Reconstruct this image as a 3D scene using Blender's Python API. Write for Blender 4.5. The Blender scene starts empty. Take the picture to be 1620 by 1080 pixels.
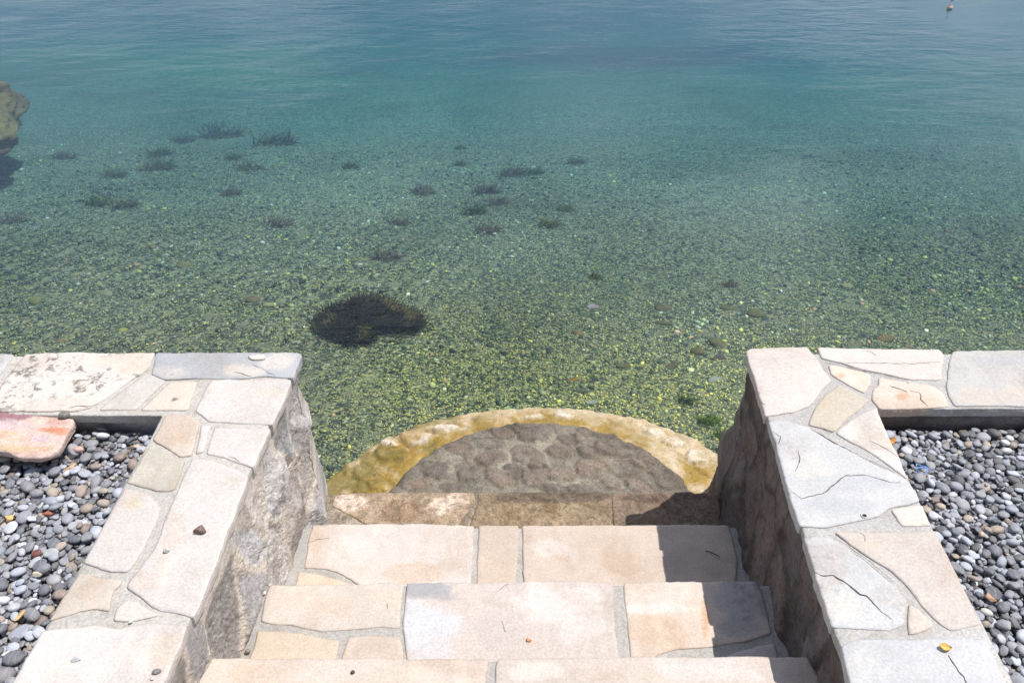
import bpy, bmesh, math, random
import numpy as np
from mathutils import Vector, Euler
from mathutils.geometry import delaunay_2d_cdt
random.seed(7); RNG = np.random.default_rng(7)
scene = bpy.context.scene
COL = scene.collection
PITCH = math.radians(36.2); F = 1260.0; EZ = 2.54      # eye 2.54 m above the water, looking 36 degrees down

# ------------------------------------------------------------------ survey: photograph pixel -> place
def ray(px, py):
    x = (px - 810) / F; y = -(py - 540) / F
    return np.array((x, y * math.sin(PITCH) + math.cos(PITCH), y * math.cos(PITCH) - math.sin(PITCH)))
def bp(px, py, z):
    d = ray(px, py); t = (z - EZ) / d[2]
    return np.array((d[0] * t, d[1] * t))
def bpx(px, py, X):
    d = ray(px, py); t = X / d[0]
    return np.array((X, d[1] * t, EZ + d[2] * t))
def proj(P):
    P = np.asarray(P, float); q = P - np.array((0, 0, EZ))
    fw = q[..., 1] * math.cos(PITCH) - q[..., 2] * math.sin(PITCH)
    up = q[..., 1] * math.sin(PITCH) + q[..., 2] * math.cos(PITCH)
    return 810 + F * q[..., 0] / fw, 540 - F * up / fw, fw

# ------------------------------------------------------------------ noise
def _hash(i, j, k, s):
    n = (i * 374761393 + j * 668265263 + k * 2147483647 + s * 974711) & 0xffffffff
    n = ((n ^ (n >> 13)) * 1274126177) & 0xffffffff
    n = ((n ^ (n >> 16)) * 2246822519) & 0xffffffff
    return ((n ^ (n >> 15)) & 0xffff) / 32767.5 - 1.0
def vnoise(P, s=0):
    P = np.asarray(P, float); I = np.floor(P).astype(np.int64); f = P - I; f = f * f * (3 - 2 * f)
    i, j, k = I[:, 0], I[:, 1], I[:, 2]; u, v, w = f[:, 0], f[:, 1], f[:, 2]
    r = 0
    for a in (0, 1):
        for b in (0, 1):
            for c in (0, 1):
                r = r + _hash(i + a, j + b, k + c, s) * (u if a else 1 - u) * (v if b else 1 - v) * (w if c else 1 - w)
    return r
def fbm(P, scale, octv=4, s=0, gain=.5):
    P = np.asarray(P, float) * scale; r = 0; a = 1
    for o in range(octv):
        r = r + a * vnoise(P, s + o * 17); P = P * 2.03 + 3.1; a *= gain
    return r
def sstep(a, b, x):
    t = np.clip((x - a) / (b - a), 0, 1); return t * t * (3 - 2 * t)
def to3(xy, z=0.):
    return np.column_stack([xy, np.full(len(xy), z)])

# ------------------------------------------------------------------ objects
def tag(o, label=None, cat=None, group=None, kind=None):
    if label: o['label'] = label
    if cat: o['category'] = cat
    if group: o['group'] = group
    if kind: o['kind'] = kind
    return o
def empty(name, loc, label, cat, group=None):
    o = bpy.data.objects.new(name, None); COL.objects.link(o); o.location = loc
    o.empty_display_size = .1
    return tag(o, label, cat, group)
def wloc(o):
    v = np.zeros(3)
    while o is not None:
        v = v + np.array(o.location); o = o.parent
    return v
def link_mesh(name, me, parent=None, loc=(0, 0, 0)):
    o = bpy.data.objects.new(name, me); COL.objects.link(o); o.location = loc
    if parent is not None: o.parent = parent
    return o
def mesh_from(name, V, faces, mat, col=None, smooth=True, flat_from=None):
    me = bpy.data.meshes.new(name)
    V = np.asarray(V, np.float32)
    if isinstance(faces, np.ndarray):
        n, k = faces.shape
        me.vertices.add(len(V)); me.vertices.foreach_set('co', V.ravel())
        me.loops.add(n * k); me.loops.foreach_set('vertex_index', faces.astype(np.int32).ravel())
        me.polygons.add(n); me.polygons.foreach_set('loop_start', np.arange(0, n * k, k, dtype=np.int32))
        try: me.polygons.foreach_set('loop_total', np.full(n, k, np.int32))
        except Exception: pass
        me.update(calc_edges=True); me.validate()
    else:
        me.from_pydata(V.tolist(), [], [list(f) for f in faces]); me.update()
    if col is not None:
        a = me.attributes.new('col', 'FLOAT_COLOR', 'POINT')
        c = np.ones((len(V), 4), np.float32); col = np.asarray(col, np.float32); c[:, :col.shape[1]] = col
        a.data.foreach_set('color', c.ravel())
    sm = np.full(len(me.polygons), smooth, bool)
    if flat_from is not None: sm[flat_from:] = False
    me.polygons.foreach_set('use_smooth', sm)
    for m in (mat if isinstance(mat, (list, tuple)) else [mat]): me.materials.append(m)
    return me
def build(name, V, faces, mat, parent=None, origin=None, col=None, smooth=True, flat_from=None):
    """link one mesh object whose vertices are given in world space"""
    base = wloc(parent) if parent is not None else (np.array(origin, float) if origin is not None else np.zeros(3))
    me = mesh_from(name, np.asarray(V, float) - base, faces, mat, col, smooth, flat_from)
    return link_mesh(name, me, parent, (0, 0, 0) if parent is not None else tuple(base))

# ------------------------------------------------------------------ materials
def newmat(name):
    m = bpy.data.materials.new(name); m.use_nodes = True
    nt = m.node_tree; nt.nodes.clear()
    return m, nt, nt.nodes, nt.links
def N(nodes, t, **kw):
    n = nodes.new(t)
    for k, v in kw.items():
        if k in n.inputs: n.inputs[k].default_value = v
        else: setattr(n, k, v)
    return n
def noise(nodes, links, vec, scale, detail=4, rough=.55, dist=0):
    n = nodes.new('ShaderNodeTexNoise'); n.inputs['Scale'].default_value = scale
    n.inputs['Detail'].default_value = detail; n.inputs['Roughness'].default_value = rough
    n.inputs['Distortion'].default_value = dist
    if vec is not None: links.new(vec, n.inputs['Vector'])
    return n.outputs['Fac']
def ramp(nodes, links, fac, a, b, lo=0., hi=1.):
    r = nodes.new('ShaderNodeMapRange'); r.inputs['From Min'].default_value = a; r.inputs['From Max'].default_value = b
    r.inputs['To Min'].default_value = lo; r.inputs['To Max'].default_value = hi
    r.interpolation_type = 'SMOOTHSTEP'
    links.new(fac, r.inputs['Value']); return r.outputs['Result']
def mixc(nodes, links, fac, a, b, mode='MIX'):
    m = nodes.new('ShaderNodeMix'); m.data_type = 'RGBA'; m.blend_type = mode
    for s, v in ((0, fac), (6, a), (7, b)):
        if isinstance(v, (float, int)): m.inputs[s].default_value = v
        elif isinstance(v, tuple): m.inputs[s].default_value = (*v, 1)
        else: links.new(v, m.inputs[s])
    return m.outputs[2]
def math_(nodes, links, op, a, b=None):
    m = nodes.new('ShaderNodeMath'); m.operation = op
    for s, v in ((0, a), (1, b)):
        if v is None: continue
        if isinstance(v, (float, int)): m.inputs[s].default_value = v
        else: links.new(v, m.inputs[s])
    return m.outputs[0]
def bump(nodes, links, h, strength, dist, prev=None):
    b = nodes.new('ShaderNodeBump'); b.inputs['Strength'].default_value = strength; b.inputs['Distance'].default_value = dist
    links.new(h, b.inputs['Height'])
    if prev is not None: links.new(prev, b.inputs['Normal'])
    return b.outputs['Normal']

def stone_mat(name, blotch=(.80, .70, .60), wash=(1.12, 1.1, 1.08), grain=.12, lichen=(.13, .12, .11), bump1=.004, bump2=.0012, rough=.85, s1=5., wet=0., mottle=0.):
    """stone whose tone comes from the 'col' attribute; its alpha says how much lichen / dirt it carries"""
    m, nt, n, l = newmat(name)
    at = N(n, 'ShaderNodeAttribute', attribute_name='col'); tc = n.new('ShaderNodeTexCoord'); oi = n.new('ShaderNodeObjectInfo')
    off = n.new('ShaderNodeVectorMath'); off.operation = 'MULTIPLY_ADD'
    cm = n.new('ShaderNodeCombineXYZ')
    for k in range(3): l.new(oi.outputs['Random'], cm.inputs[k])
    l.new(cm.outputs[0], off.inputs[0]); off.inputs[1].default_value = (13., 29., 7.); l.new(tc.outputs['Object'], off.inputs[2])
    P = off.outputs[0]
    n1 = noise(n, l, P, s1, 6, .6, .6); n2 = noise(n, l, P, s1 * 2.3, 7, .62, .3); n3 = noise(n, l, P, 160, 3, .7); n4 = noise(n, l, P, 38, 6, .7, .4)
    n5 = noise(n, l, P, 2.1, 3, .5)
    c = mixc(n, l, ramp(n, l, n1, .48, .72), at.outputs['Color'], blotch, 'MULTIPLY')
    c = mixc(n, l, ramp(n, l, n2, .52, .70, 0, .9), c, wash, 'MULTIPLY')
    g = math_(n, l, 'MULTIPLY', ramp(n, l, n3, .25, .75, 1 - grain, 1 + grain), ramp(n, l, n4, .32, .68, 1 - mottle, 1 + mottle * .8))
    gc = n.new('ShaderNodeCombineColor')
    for k in range(3): l.new(g, gc.inputs[k])
    c = mixc(n, l, 1., c, gc.outputs[0], 'MULTIPLY')
    inv = math_(n, l, 'SUBTRACT', 1., at.outputs['Alpha'])
    spots = math_(n, l, 'MULTIPLY', ramp(n, l, n4, .50, .60), ramp(n, l, n1, .36, .56))
    c = mixc(n, l, math_(n, l, 'MULTIPLY', spots, inv), c, lichen)
    # stray pits and specks on every stone
    c = mixc(n, l, ramp(n, l, n4, .70, .76, 0, .55), c, (.2, .16, .13))
    nb = bump(n, l, n2, .55, bump1 * 2.2)
    nb = bump(n, l, n4, .55, bump1, nb); nb = bump(n, l, n3, .6, bump2, nb)
    p = n.new('ShaderNodeBsdfPrincipled'); l.new(c, p.inputs['Base Color']); l.new(nb, p.inputs['Normal'])
    l.new(ramp(n, l, n5, .3, .7, rough - .07 - wet, rough + .07), p.inputs['Roughness']); p.inputs['Specular IOR Level'].default_value = .35
    o = n.new('ShaderNodeOutputMaterial'); l.new(p.outputs[0], o.inputs[0])
    return m
M_LIME = stone_mat('limestone', blotch=(.88, .83, .785), mottle=.05, grain=.13, bump1=.0026, bump2=.0008)
M_MASON = stone_mat('rough_masonry', blotch=(.86, .83, .80), mottle=.20, grain=.24, bump1=.007, bump2=.002, s1=8)
M_MORTAR = stone_mat('mortar', blotch=(.82, .80, .76), grain=.22, bump1=.004, bump2=.002, s1=9)
M_WEATH = stone_mat('weathered_stone', blotch=(.62, .55, .48), mottle=.42, grain=.38, bump1=.005, bump2=.002, s1=9, lichen=(.07, .05, .035))
M_WET = stone_mat('algae_stone', blotch=(.84, .76, .52), mottle=.25, grain=.28, bump1=.005, bump2=.0022, s1=14, lichen=(.20, .12, .015), rough=.55)
M_COB = stone_mat('cobble_and_mortar', blotch=(.82, .78, .74), mottle=.32, grain=.36, bump1=.004, bump2=.002, s1=12, lichen=(.07, .05, .035))
M_SAND = stone_mat('banded_sandstone', blotch=(.86, .74, .66), grain=.2, bump1=.003, s1=12)

def pebble_mat(name, source):
    m, nt, n, l = newmat(name)
    tc = n.new('ShaderNodeTexCoord'); oi = n.new('ShaderNodeObjectInfo')
    if source == 'object': base = oi.outputs['Color']
    else: base = N(n, 'ShaderNodeAttribute', attribute_name='col').outputs['Color']
    P = n.new('ShaderNodeNewGeometry').outputs['Position']
    n1 = noise(n, l, P, 55, 4, .6, .5); n2 = noise(n, l, P, 420, 3, .7)
    c = mixc(n, l, ramp(n, l, n1, .4, .65, 0, .7), base, (1.32, 1.3, 1.26), 'MULTIPLY')
    g = ramp(n, l, n2, .2, .8, .82, 1.18); gc = n.new('ShaderNodeCombineColor')
    for k in range(3): l.new(g, gc.inputs[k])
    c = mixc(n, l, 1., c, gc.outputs[0], 'MULTIPLY')
    w = n.new('ShaderNodeTexWave'); w.inputs['Scale'].default_value = 23; w.inputs['Distortion'].default_value = 9; l.new(P, w.inputs['Vector'])
    c = mixc(n, l, ramp(n, l, w.outputs['Fac'], .955, 1., 0, .35), c, (.5, .49, .46))
    p = n.new('ShaderNodeBsdfPrincipled'); l.new(c, p.inputs['Base Color']); p.inputs['Roughness'].default_value = .62
    p.inputs['Specular IOR Level'].default_value = .4
    l.new(bump(n, l, n2, .4, .0006), p.inputs['Normal'])
    o = n.new('ShaderNodeOutputMaterial'); l.new(p.outputs[0], o.inputs[0]); return m
M_PEB = pebble_mat('pebble_stone', 'object'); M_PEBS = pebble_mat('pebble_stone_mass', 'attr')
def simple_mat(name, col, rough=.7, spec=.4, var=.25, scale=60):
    m, nt, n, l = newmat(name)
    tc = n.new('ShaderNodeTexCoord'); f = noise(n, l, tc.outputs['Object'], scale, 4, .6)
    c = mixc(n, l, ramp(n, l, f, .3, .7), tuple(v * (1 - var) for v in col), tuple(min(1, v * (1 + var)) for v in col))
    p = n.new('ShaderNodeBsdfPrincipled'); l.new(c, p.inputs['Base Color']); p.inputs['Roughness'].default_value = rough
    p.inputs['Specular IOR Level'].default_value = spec
    l.new(bump(n, l, f, .3, .001), p.inputs['Normal'])
    o = n.new('ShaderNodeOutputMaterial'); l.new(p.outputs[0], o.inputs[0]); return m
M_CRACK = simple_mat('crack_dark', (.09, .075, .065), .95, .1)
M_EARTH = simple_mat('grit_earth', (.13, .10, .075), .95, .1, .5, 90)
M_LAND = simple_mat('stony_ground', (.20, .18, .16), .95, .1, .4, 12)
M_LEAF = simple_mat('dry_leaf', (.60, .27, .07), .6)
M_YELLOW = simple_mat('yellow_leaf', (.72, .46, .12), .5)
M_BLUE = simple_mat('blue_plastic', (.16, .34, .70), .35)
M_TWIG = simple_mat('twig', (.06, .045, .035), .9)
M_PIPE = simple_mat('pale_plastic_pipe', (.55, .53, .48), .5)
M_PIPEIN = simple_mat('pipe_mouth_dark', (.03, .035, .02), .9)
M_FLOAT = simple_mat('faded_float', (.55, .40, .30), .5)

# ------------------------------------------------------------------ slabs
def resample(P, step, jit, seed, closed=True, corner=.35):
    P = np.asarray(P, float); out = []
    n = len(P)
    # round the corners a little
    Q = []
    for i in range(n):
        a, b, c = P[i - 1], P[i], P[(i + 1) % n]
        ra = min(.007, .3 * np.linalg.norm(a - b)); rc = min(.007, .3 * np.linalg.norm(c - b))
        va = (a - b) / max(1e-6, np.linalg.norm(a - b)); vc = (c - b) / max(1e-6, np.linalg.norm(c - b))
        p0 = b + va * ra; p2 = b + vc * rc
        for t in (0, .5, 1): Q.append((1 - t) ** 2 * p0 + 2 * t * (1 - t) * b + t * t * p2)
    Q = np.array(Q); m = len(Q)
    for i in range(m):
        a, b = Q[i], Q[(i + 1) % m]; k = max(1, int(np.linalg.norm(b - a) / step))
        for j in range(k): out.append(a + (b - a) * j / k)
    out = np.array(out)
    d = np.roll(out, -1, 0) - np.roll(out, 1, 0); d /= np.maximum(1e-9, np.linalg.norm(d, axis=1))[:, None]
    nrm = np.column_stack([d[:, 1], -d[:, 0]])
    w = fbm(to3(out, seed * .37), 22, 3, seed) * jit + fbm(to3(out, seed * .17), 90, 2, seed + 5) * jit * .45
    return out + nrm * w[:, None]
def inside(P, poly):
    x, y = P[:, 0], P[:, 1]; r = np.zeros(len(P), bool); n = len(poly)
    for i in range(n):
        x0, y0 = poly[i]; x1, y1 = poly[(i + 1) % n]
        if y0 == y1: continue
        c = ((y0 > y) != (y1 > y)) & (x < (x1 - x0) * (y - y0) / (y1 - y0) + x0); r ^= c
    return r
def bdist(P, poly):
    d = np.full(len(P), 9.); n = len(poly)
    for i in range(n):
        a = poly[i]; b = poly[(i + 1) % n]; ab = b - a
        t = np.clip(((P - a) @ ab) / max(1e-12, ab @ ab), 0, 1)
        d = np.minimum(d, np.linalg.norm(P - (a + t[:, None] * ab), axis=1))
    return d
def area2(p): return np.sum(p[:, 0] * np.roll(p[:, 1], -1) - np.roll(p[:, 0], -1) * p[:, 1])
SEED = [11]
def sheet(poly, step):
    """triangulated inside of a polygon: boundary first, then a jittered inner grid"""
    lo, hi = poly.min(0), poly.max(0)
    gx, gy = np.meshgrid(np.arange(lo[0], hi[0], step), np.arange(lo[1], hi[1], step))
    G = np.column_stack([gx.ravel(), gy.ravel()]); G = G + RNG.uniform(-.3, .3, G.shape) * step
    G = G[inside(G, poly)]
    d = bdist(G, poly) if len(G) else np.zeros(0)
    G = G[d > .0095] if len(G) else G
    # a ring 5 mm inside the edge gives the worn arris
    t = np.roll(poly, -1, 0) - np.roll(poly, 1, 0); t /= np.maximum(1e-9, np.linalg.norm(t, axis=1))[:, None]
    ring = poly + np.column_stack([-t[:, 1], t[:, 0]]) * .005
    ok = inside(ring, poly); ring = ring[ok]; dr = bdist(ring, poly); ring = ring[dr > .0035]
    allp = np.vstack([poly, ring, G]) if len(G) else np.vstack([poly, ring])
    nb = len(poly)
    vv, ee, ff, ov, oe, of = delaunay_2d_cdt([Vector(p) for p in allp], [(i, (i + 1) % nb) for i in range(nb)], [], 1, 1e-6)
    return np.array([tuple(v) for v in vv]), [tuple(f) for f in ff], ov
def cool(c):
    c = np.array(c[:3], float); m = c.mean(); return m + (c - m) * .88
def slab(name, px, z, thick, base, parent, mat=None, stain=0., blobs=(), step=.012, relief=.0012, jit=.0024, cracks=(), tilt=(0, 0), px_space=True, arris=.0017):
    SEED[0] += 3; s = SEED[0]
    lime = mat is None
    if lime: base = cool(base)
    P = np.array([bp(*q, z) for q in px]) if px_space else np.array(px, float)
    if area2(P) < 0: P = P[::-1]
    edge = resample(P, .011, jit, s)
    if area2(edge) < 0: edge = edge[::-1]
    V2, FC, ov = sheet(edge, step)
    # boundary in the output order
    back = {}
    for i, o in enumerate(ov):
        for k in o:
            if k < len(edge): back[k] = i
    bidx = [back[k] for k in range(len(edge)) if k in back]
    d = bdist(V2, edge)
    h = relief * fbm(to3(V2, s * .31), 7, 4, s) + relief * .5 * fbm(to3(V2, s), 40, 3, s)
    h = h - arris * (1 - np.clip(d / .010, 0, 1)) ** 2
    c0 = V2.mean(0); h = h + (V2 - c0) @ np.array(tilt)
    V = np.column_stack([V2, z + h]); nt = len(V)
    col = np.tile(np.array([*base, 1 - stain]), (nt, 1))
    tone = 1 + .07 * fbm(to3(V2, s), 3, 2, s); col[:, :3] *= tone[:, None]
    if len(blobs):
        bx, by, _ = proj(V)
        wob = fbm(to3(V2, s), 14, 4, s + 9)
        for (cx, cy, rx, ry, bc, st) in blobs:
            rr = np.sqrt(((bx - cx) / rx) ** 2 + ((by - cy) / ry) ** 2) + .42 * wob
            w = st * (1 - sstep(.75, 1.08, rr))
            tgt = np.array([*(cool(bc) if lime else bc[:3]), bc[3] if len(bc) > 3 else 1.])
            col = col * (1 - w[:, None]) + tgt * w[:, None]
    # sides
    b = V[bidx]; nb = len(b)
    sd = [(a, c) for a, c in ((.35, .0006), (.7, -.001), (1., -.002))]
    cen = b[:, :2].mean(0); rings = [list(bidx)]; VV = [V]; CC = [col]; k = nt
    dirs = np.roll(b[:, :2], -1, 0) - np.roll(b[:, :2], 1, 0); dirs /= np.maximum(1e-9, np.linalg.norm(dirs, axis=1))[:, None]
    out = np.column_stack([dirs[:, 1], -dirs[:, 0]])
    for q, (a, e) in enumerate(sd):
        r = b.copy(); r[:, 2] = z + h[bidx] * (1 - a) - thick * a
        r[:, :2] += out * (e + .0012 * fbm(r, 45, 3, s + q))[:, None]
        VV.append(r); CC.append(col[bidx] * np.array([.97, .95, .93, 1])); rings.append(list(range(k, k + nb))); k += nb
    faces = list(FC); nf = len(faces)
    faces = [f if np.cross(V2[f[1]] - V2[f[0]], V2[f[2]] - V2[f[0]]) > 0 else f[::-1] for f in faces]
    for r0, r1 in zip(rings[:-1], rings[1:]):
        for i in range(nb):
            j = (i + 1) % nb; faces.append((r0[i], r1[i], r1[j], r0[j]))
    VV = np.vstack(VV); CC = np.vstack(CC)
    faces.append(tuple(reversed(rings[-1])))
    nfl = nf
    mats = [mat or M_LIME]
    ncr = 0
    if cracks:
        # bedding cracks: a thin dark ribbon laid just above this stone's face
        mats.append(M_CRACK)
        for line, wpx in cracks:
            L = np.array([bp(*q, z) for q in line]); R = []
            for a, c in zip(L[:-1], L[1:]):
                kk = max(2, int(np.linalg.norm(c - a) / .006))
                for t in range(kk): R.append(a + (c - a) * t / kk)
            R = np.array(R + [L[-1]]); R = R + .0022 * np.column_stack([fbm(to3(R, s), 60, 3, s), fbm(to3(R, s), 60, 3, s + 1)])
            dd = np.gradient(R, axis=0); dd /= np.maximum(1e-9, np.linalg.norm(dd, axis=1))[:, None]; nn = np.column_stack([-dd[:, 1], dd[:, 0]])
            t = np.linspace(0, 1, len(R)); w = wpx / 640 * .30 * np.sqrt(np.clip(np.sin(np.pi * np.clip(t, .03, .97)), 0, 1)) * (1 + .6 * fbm(to3(R, s), 70, 2, s + 4))
            w = np.maximum(w, .0004)
            near = np.array([h[np.argmin(np.sum((V2 - r) ** 2, 1))] for r in R])
            zz = z + near + .0009
            A = np.column_stack([R + nn * w[:, None], zz]); B = np.column_stack([R - nn * w[:, None], zz])
            o = len(VV); VV = np.vstack([VV, A, B]); CC = np.vstack([CC, np.ones((2 * len(R), 4)) * .1]); m = len(R)
            for i in range(m - 1):
                faces.append((o + i, o + m + i, o + m + i + 1, o + i + 1)); ncr += 1
    ob = build(name, VV, faces, mats, parent, col=CC, origin=None if parent is not None else (*P.mean(0), z - thick), smooth=True)
    sm = np.ones(len(faces), bool); sm[nfl:] = False; ob.data.polygons.foreach_set('use_smooth', sm)
    if ncr:
        mi = np.zeros(len(faces), np.int32); mi[-ncr:] = 1; ob.data.polygons.foreach_set('material_index', mi)
    return ob
def plate(name, P, z, bottom, base, parent, mat, step=.02, relief=.002, z_fn=None):
    """mortar bed or concrete body: flat-topped block with a lightly trowelled top"""
    P = np.array(P, float)
    if area2(P) < 0: P = P[::-1]
    SEED[0] += 3; s = SEED[0]
    return slab(name, P, z, z - bottom, base, parent, mat, step=step, relief=relief, jit=.001, px_space=False)

# ------------------------------------------------------------------ the two walls
ZT = 1.04
WHITE = (.605, .55, .51); CREAM = (.62, .555, .495); BEIGE = (.54, .48, .41); GREYST = (.42, .425, .44); OLIVE = (.49, .44, .365); PALEG = (.50, .49, .485)
def masonry(name, outline, batter, sites, parent, tone, seed, mortar=(.50, .435, .36)):
    """outline: list of (point, point, step, sea?) edges around the wall; stones from 3-D cells round the given sites"""
    pts = []; sea = []
    for a, b, st, q0, q1 in outline:
        a = np.array(a, float); b = np.array(b, float); k = max(1, int(np.linalg.norm(b - a) / st))
        for j in range(k):
            t = j / k; pts.append(a + (b - a) * t); sea.append(q0 + (q1 - q0) * t)
    pts = np.array(pts); sea = np.array(sea); n = len(pts)
    tl = np.roll(pts, -1, 0) - np.roll(pts, 1, 0); tl /= np.linalg.norm(tl, axis=1)[:, None]
    nrm = np.column_stack([tl[:, 1], -tl[:, 0]])
    sgn = 1 if area2(pts) > 0 else -1
    nrm *= sgn
    for _ in range(3): nrm = (np.roll(nrm, 1, 0) + nrm * 2 + np.roll(nrm, -1, 0)); nrm /= np.linalg.norm(nrm, axis=1)[:, None]
    zs = np.concatenate([np.linspace(ZT - .031, -.1, 172), np.linspace(-.2, -.8, 6)])
    V = []
    for z in zs:
        d = ZT - z
        q = pts.copy(); q[:, 1] += sea * batter[1] * d; q[:, 0] += sea * batter[0] * d * (np.abs(pts[:, 0]) < 1.0)
        V.append(np.column_stack([q, np.full(n, z)]))
    V = np.vstack(V); NN = np.tile(np.column_stack([nrm, np.zeros(n)]), (len(zs), 1))
    S = np.array(sites); sc = np.array([1.0, 1.0, .62])
    Q = V + .016 * np.column_stack([fbm(V, 9, 3, seed + k) for k in range(3)])
    # open gap along parts of the joints
    D = np.full((len(V), 3), 9.); I = np.zeros(len(V), int)
    for i, sp in enumerate(S):
        d = np.linalg.norm((Q - sp) * sc, axis=1)
        m0 = d < D[:, 0]; m1 = (~m0) & (d < D[:, 1])
        D[m1, 1] = d[m1]; D[m0, 1] = D[m0, 0]; D[m0, 0] = d[m0]; I[m0] = i
    e = D[:, 1] - D[:, 0]
    r = np.random.default_rng(seed); T = r.normal(0, 1, (len(S), 3)); tonev = r.uniform(.68, 1.25, len(S)); proud = r.uniform(.1, 1., len(S)); hue = r.uniform(-1, 1, len(S))
    st = sstep(.005, .024, e)
    Wp = V + .010 * np.column_stack([fbm(V, 22, 3, seed + 40 + k) for k in range(3)])
    face = np.full(len(V), 9.)
    ftone = np.ones(len(V))
    for k in range(5):                               # every stone is broken along a few flat planes of its own
        nk = r.normal(0, .24, (len(S), 3)); ok = r.uniform(.008, .026, len(S)); ck = S + r.normal(0, .05, (len(S), 3))
        fk = ok[I] + np.sum((Wp - ck[I]) * nk[I], axis=1); tk = r.uniform(.80, 1.16, len(S))[I]; ftone = np.where(fk < face, tk, ftone); face = np.minimum(face, fk)
    face = np.clip(face, -.014, .026)
    ridge = 1 - np.abs(fbm(V * np.array([1, 1, .55]), 13, 4, seed + 3))
    disp = st * (face + .004 * proud[I]) - .004 * (1 - st) - .006 * st * sstep(.93, 1.0, ridge) 
    top = sstep(ZT - .06, ZT - .16, V[:, 2]) * .8 + .2
    disp = disp - .005 * sstep(.012, .024, e) * (1 - sstep(.026, .048, e)) * sstep(-.1, .25, fbm(V, 6, 3, seed + 30))
    G = disp.reshape(len(zs), n)                     # weathering takes the sharpest steps off the joints
    for _ in range(3):
        G = (np.roll(G, 1, 1) + 2 * G + np.roll(G, -1, 1)) / 4; G = (np.vstack([G[:1], G[:-1]]) + 2 * G + np.vstack([G[1:], G[-1:]])) / 4
    disp = G.ravel() + .0022 * fbm(V, 34, 4, seed + 8) + .0022 * fbm(V, 90, 4, seed + 2, .6)
    disp = disp * top - .006
    W = V + NN * disp[:, None]
    stone = np.array(tone)[None] * tonev[I][:, None] * (1 + np.column_stack([hue[I] * .05, np.zeros(len(V)), -hue[I] * .06]))
    mort = np.array(mortar); ms = st * (1 - .45 * sstep(.45, .75, fbm(V, 9, 4, seed + 5)))
    stone = stone * (1 - .35 * sstep(.92, 1.0, ridge)[:, None]) * (1 + .12 * fbm(V, 18, 4, seed + 6))[:, None] * ftone[:, None]
    col = np.column_stack([stone * ms[:, None] + mort * (1 - ms[:, None]), np.full(len(V), .86)])
    # tide mark: darker, browner stone near the water
    w = 1 - sstep(.0, .22, V[:, 2] + .05 * fbm(V, 8, 3, seed))
    col[:, :3] = col[:, :3] * (1 - w[:, None]) + np.array((.20, .15, .09)) * w[:, None]
    F = []
    L = len(zs)
    idx = np.arange(n); nx = (idx + 1) % n
    for k in range(L - 1):
        a = k * n
        q = np.column_stack([a + idx, a + n + idx, a + n + nx, a + nx])
        F.append(q if sgn > 0 else q[:, ::-1])
    F = np.vstack(F)
    return build(name, W, F, M_MASON, parent, col=col, smooth=False)

def wall_sites(pixel_sites, X, side, seed):
    r = np.random.default_rng(seed)
    S = [bpx(px, py, X) for px, py in pixel_sites]
    for k in range(16): S.append(np.array((X, .1 - k // 4 * .33 + r.uniform(-.08, .08), 1.0 - (k % 4) * .33 + r.uniform(-.1, .1))))
    x = abs(X) + .16
    while x < 4.2:                                   # sea face
        for z in np.arange(.85, -.8, -.33): S.append(np.array((side * (x + r.uniform(-.1, .1)), 2.0 + .42 * (ZT - z) * .9, z + r.uniform(-.1, .1))))
        x += .31
    x = 1.05
    while x < 4.2:                                   # land face
        for z in (.9, .6): S.append(np.array((side * (x + r.uniform(-.1, .1)), 1.71, z)))
        x += .33
    return S

# left wall ---------------------------------------------------------
wl = empty('stone_wall', (-.84, 1.3, 0), 'pale rubble stone wall left of the steps with sunlit inner face and cream capstones', 'wall')
lsites = [(485, 622), (469, 660), (487, 735), (438, 748), (437, 690), (402, 800), (462, 812), (404, 866), (407, 925), (443, 893), (352, 960), (313, 1035), (502, 800), (515, 775), (330, 905), (300, 1075), (250, 1130), (498, 690)]
masonry('rubble_masonry', [((-.667, 1.965), (-.708, .55), .0066, 0, 0), ((-.708, .55), (-.735, -.9), .05, 0, 0), ((-.735, -.9), (-1.02, -.9), .05, 0, 0),
    ((-1.02, -.9), (-.985, 1.725), .05, 0, 0), ((-.985, 1.725), (-4.0, 1.735), .05, 0, 0), ((-4.0, 1.735), (-4.0, 1.975), .06, 0, 1),
    ((-4.0, 1.975), (-1.35, 1.975), .04, 1, 1), ((-1.35, 1.975), (-.69, 1.975), .011, 1, 1), ((-.69, 1.975), (-.667, 1.965), .007, 1, .75)],
    (-.085, .40), wall_sites(lsites, -.69, -1, 5), wl, (.51, .47, .445), 21, (.62, .545, .46))
plate('mortar_bed', [(-.672, 1.978), (-.70, .98), (-.735, -.9), (-1.01, -.9), (-.992, 1.70), (-4.0, 1.722), (-4.0, 1.98)], ZT - .0046, ZT - .034, (.49, .46, .42), wl, M_MORTAR, step=.014, relief=.0012)
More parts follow.
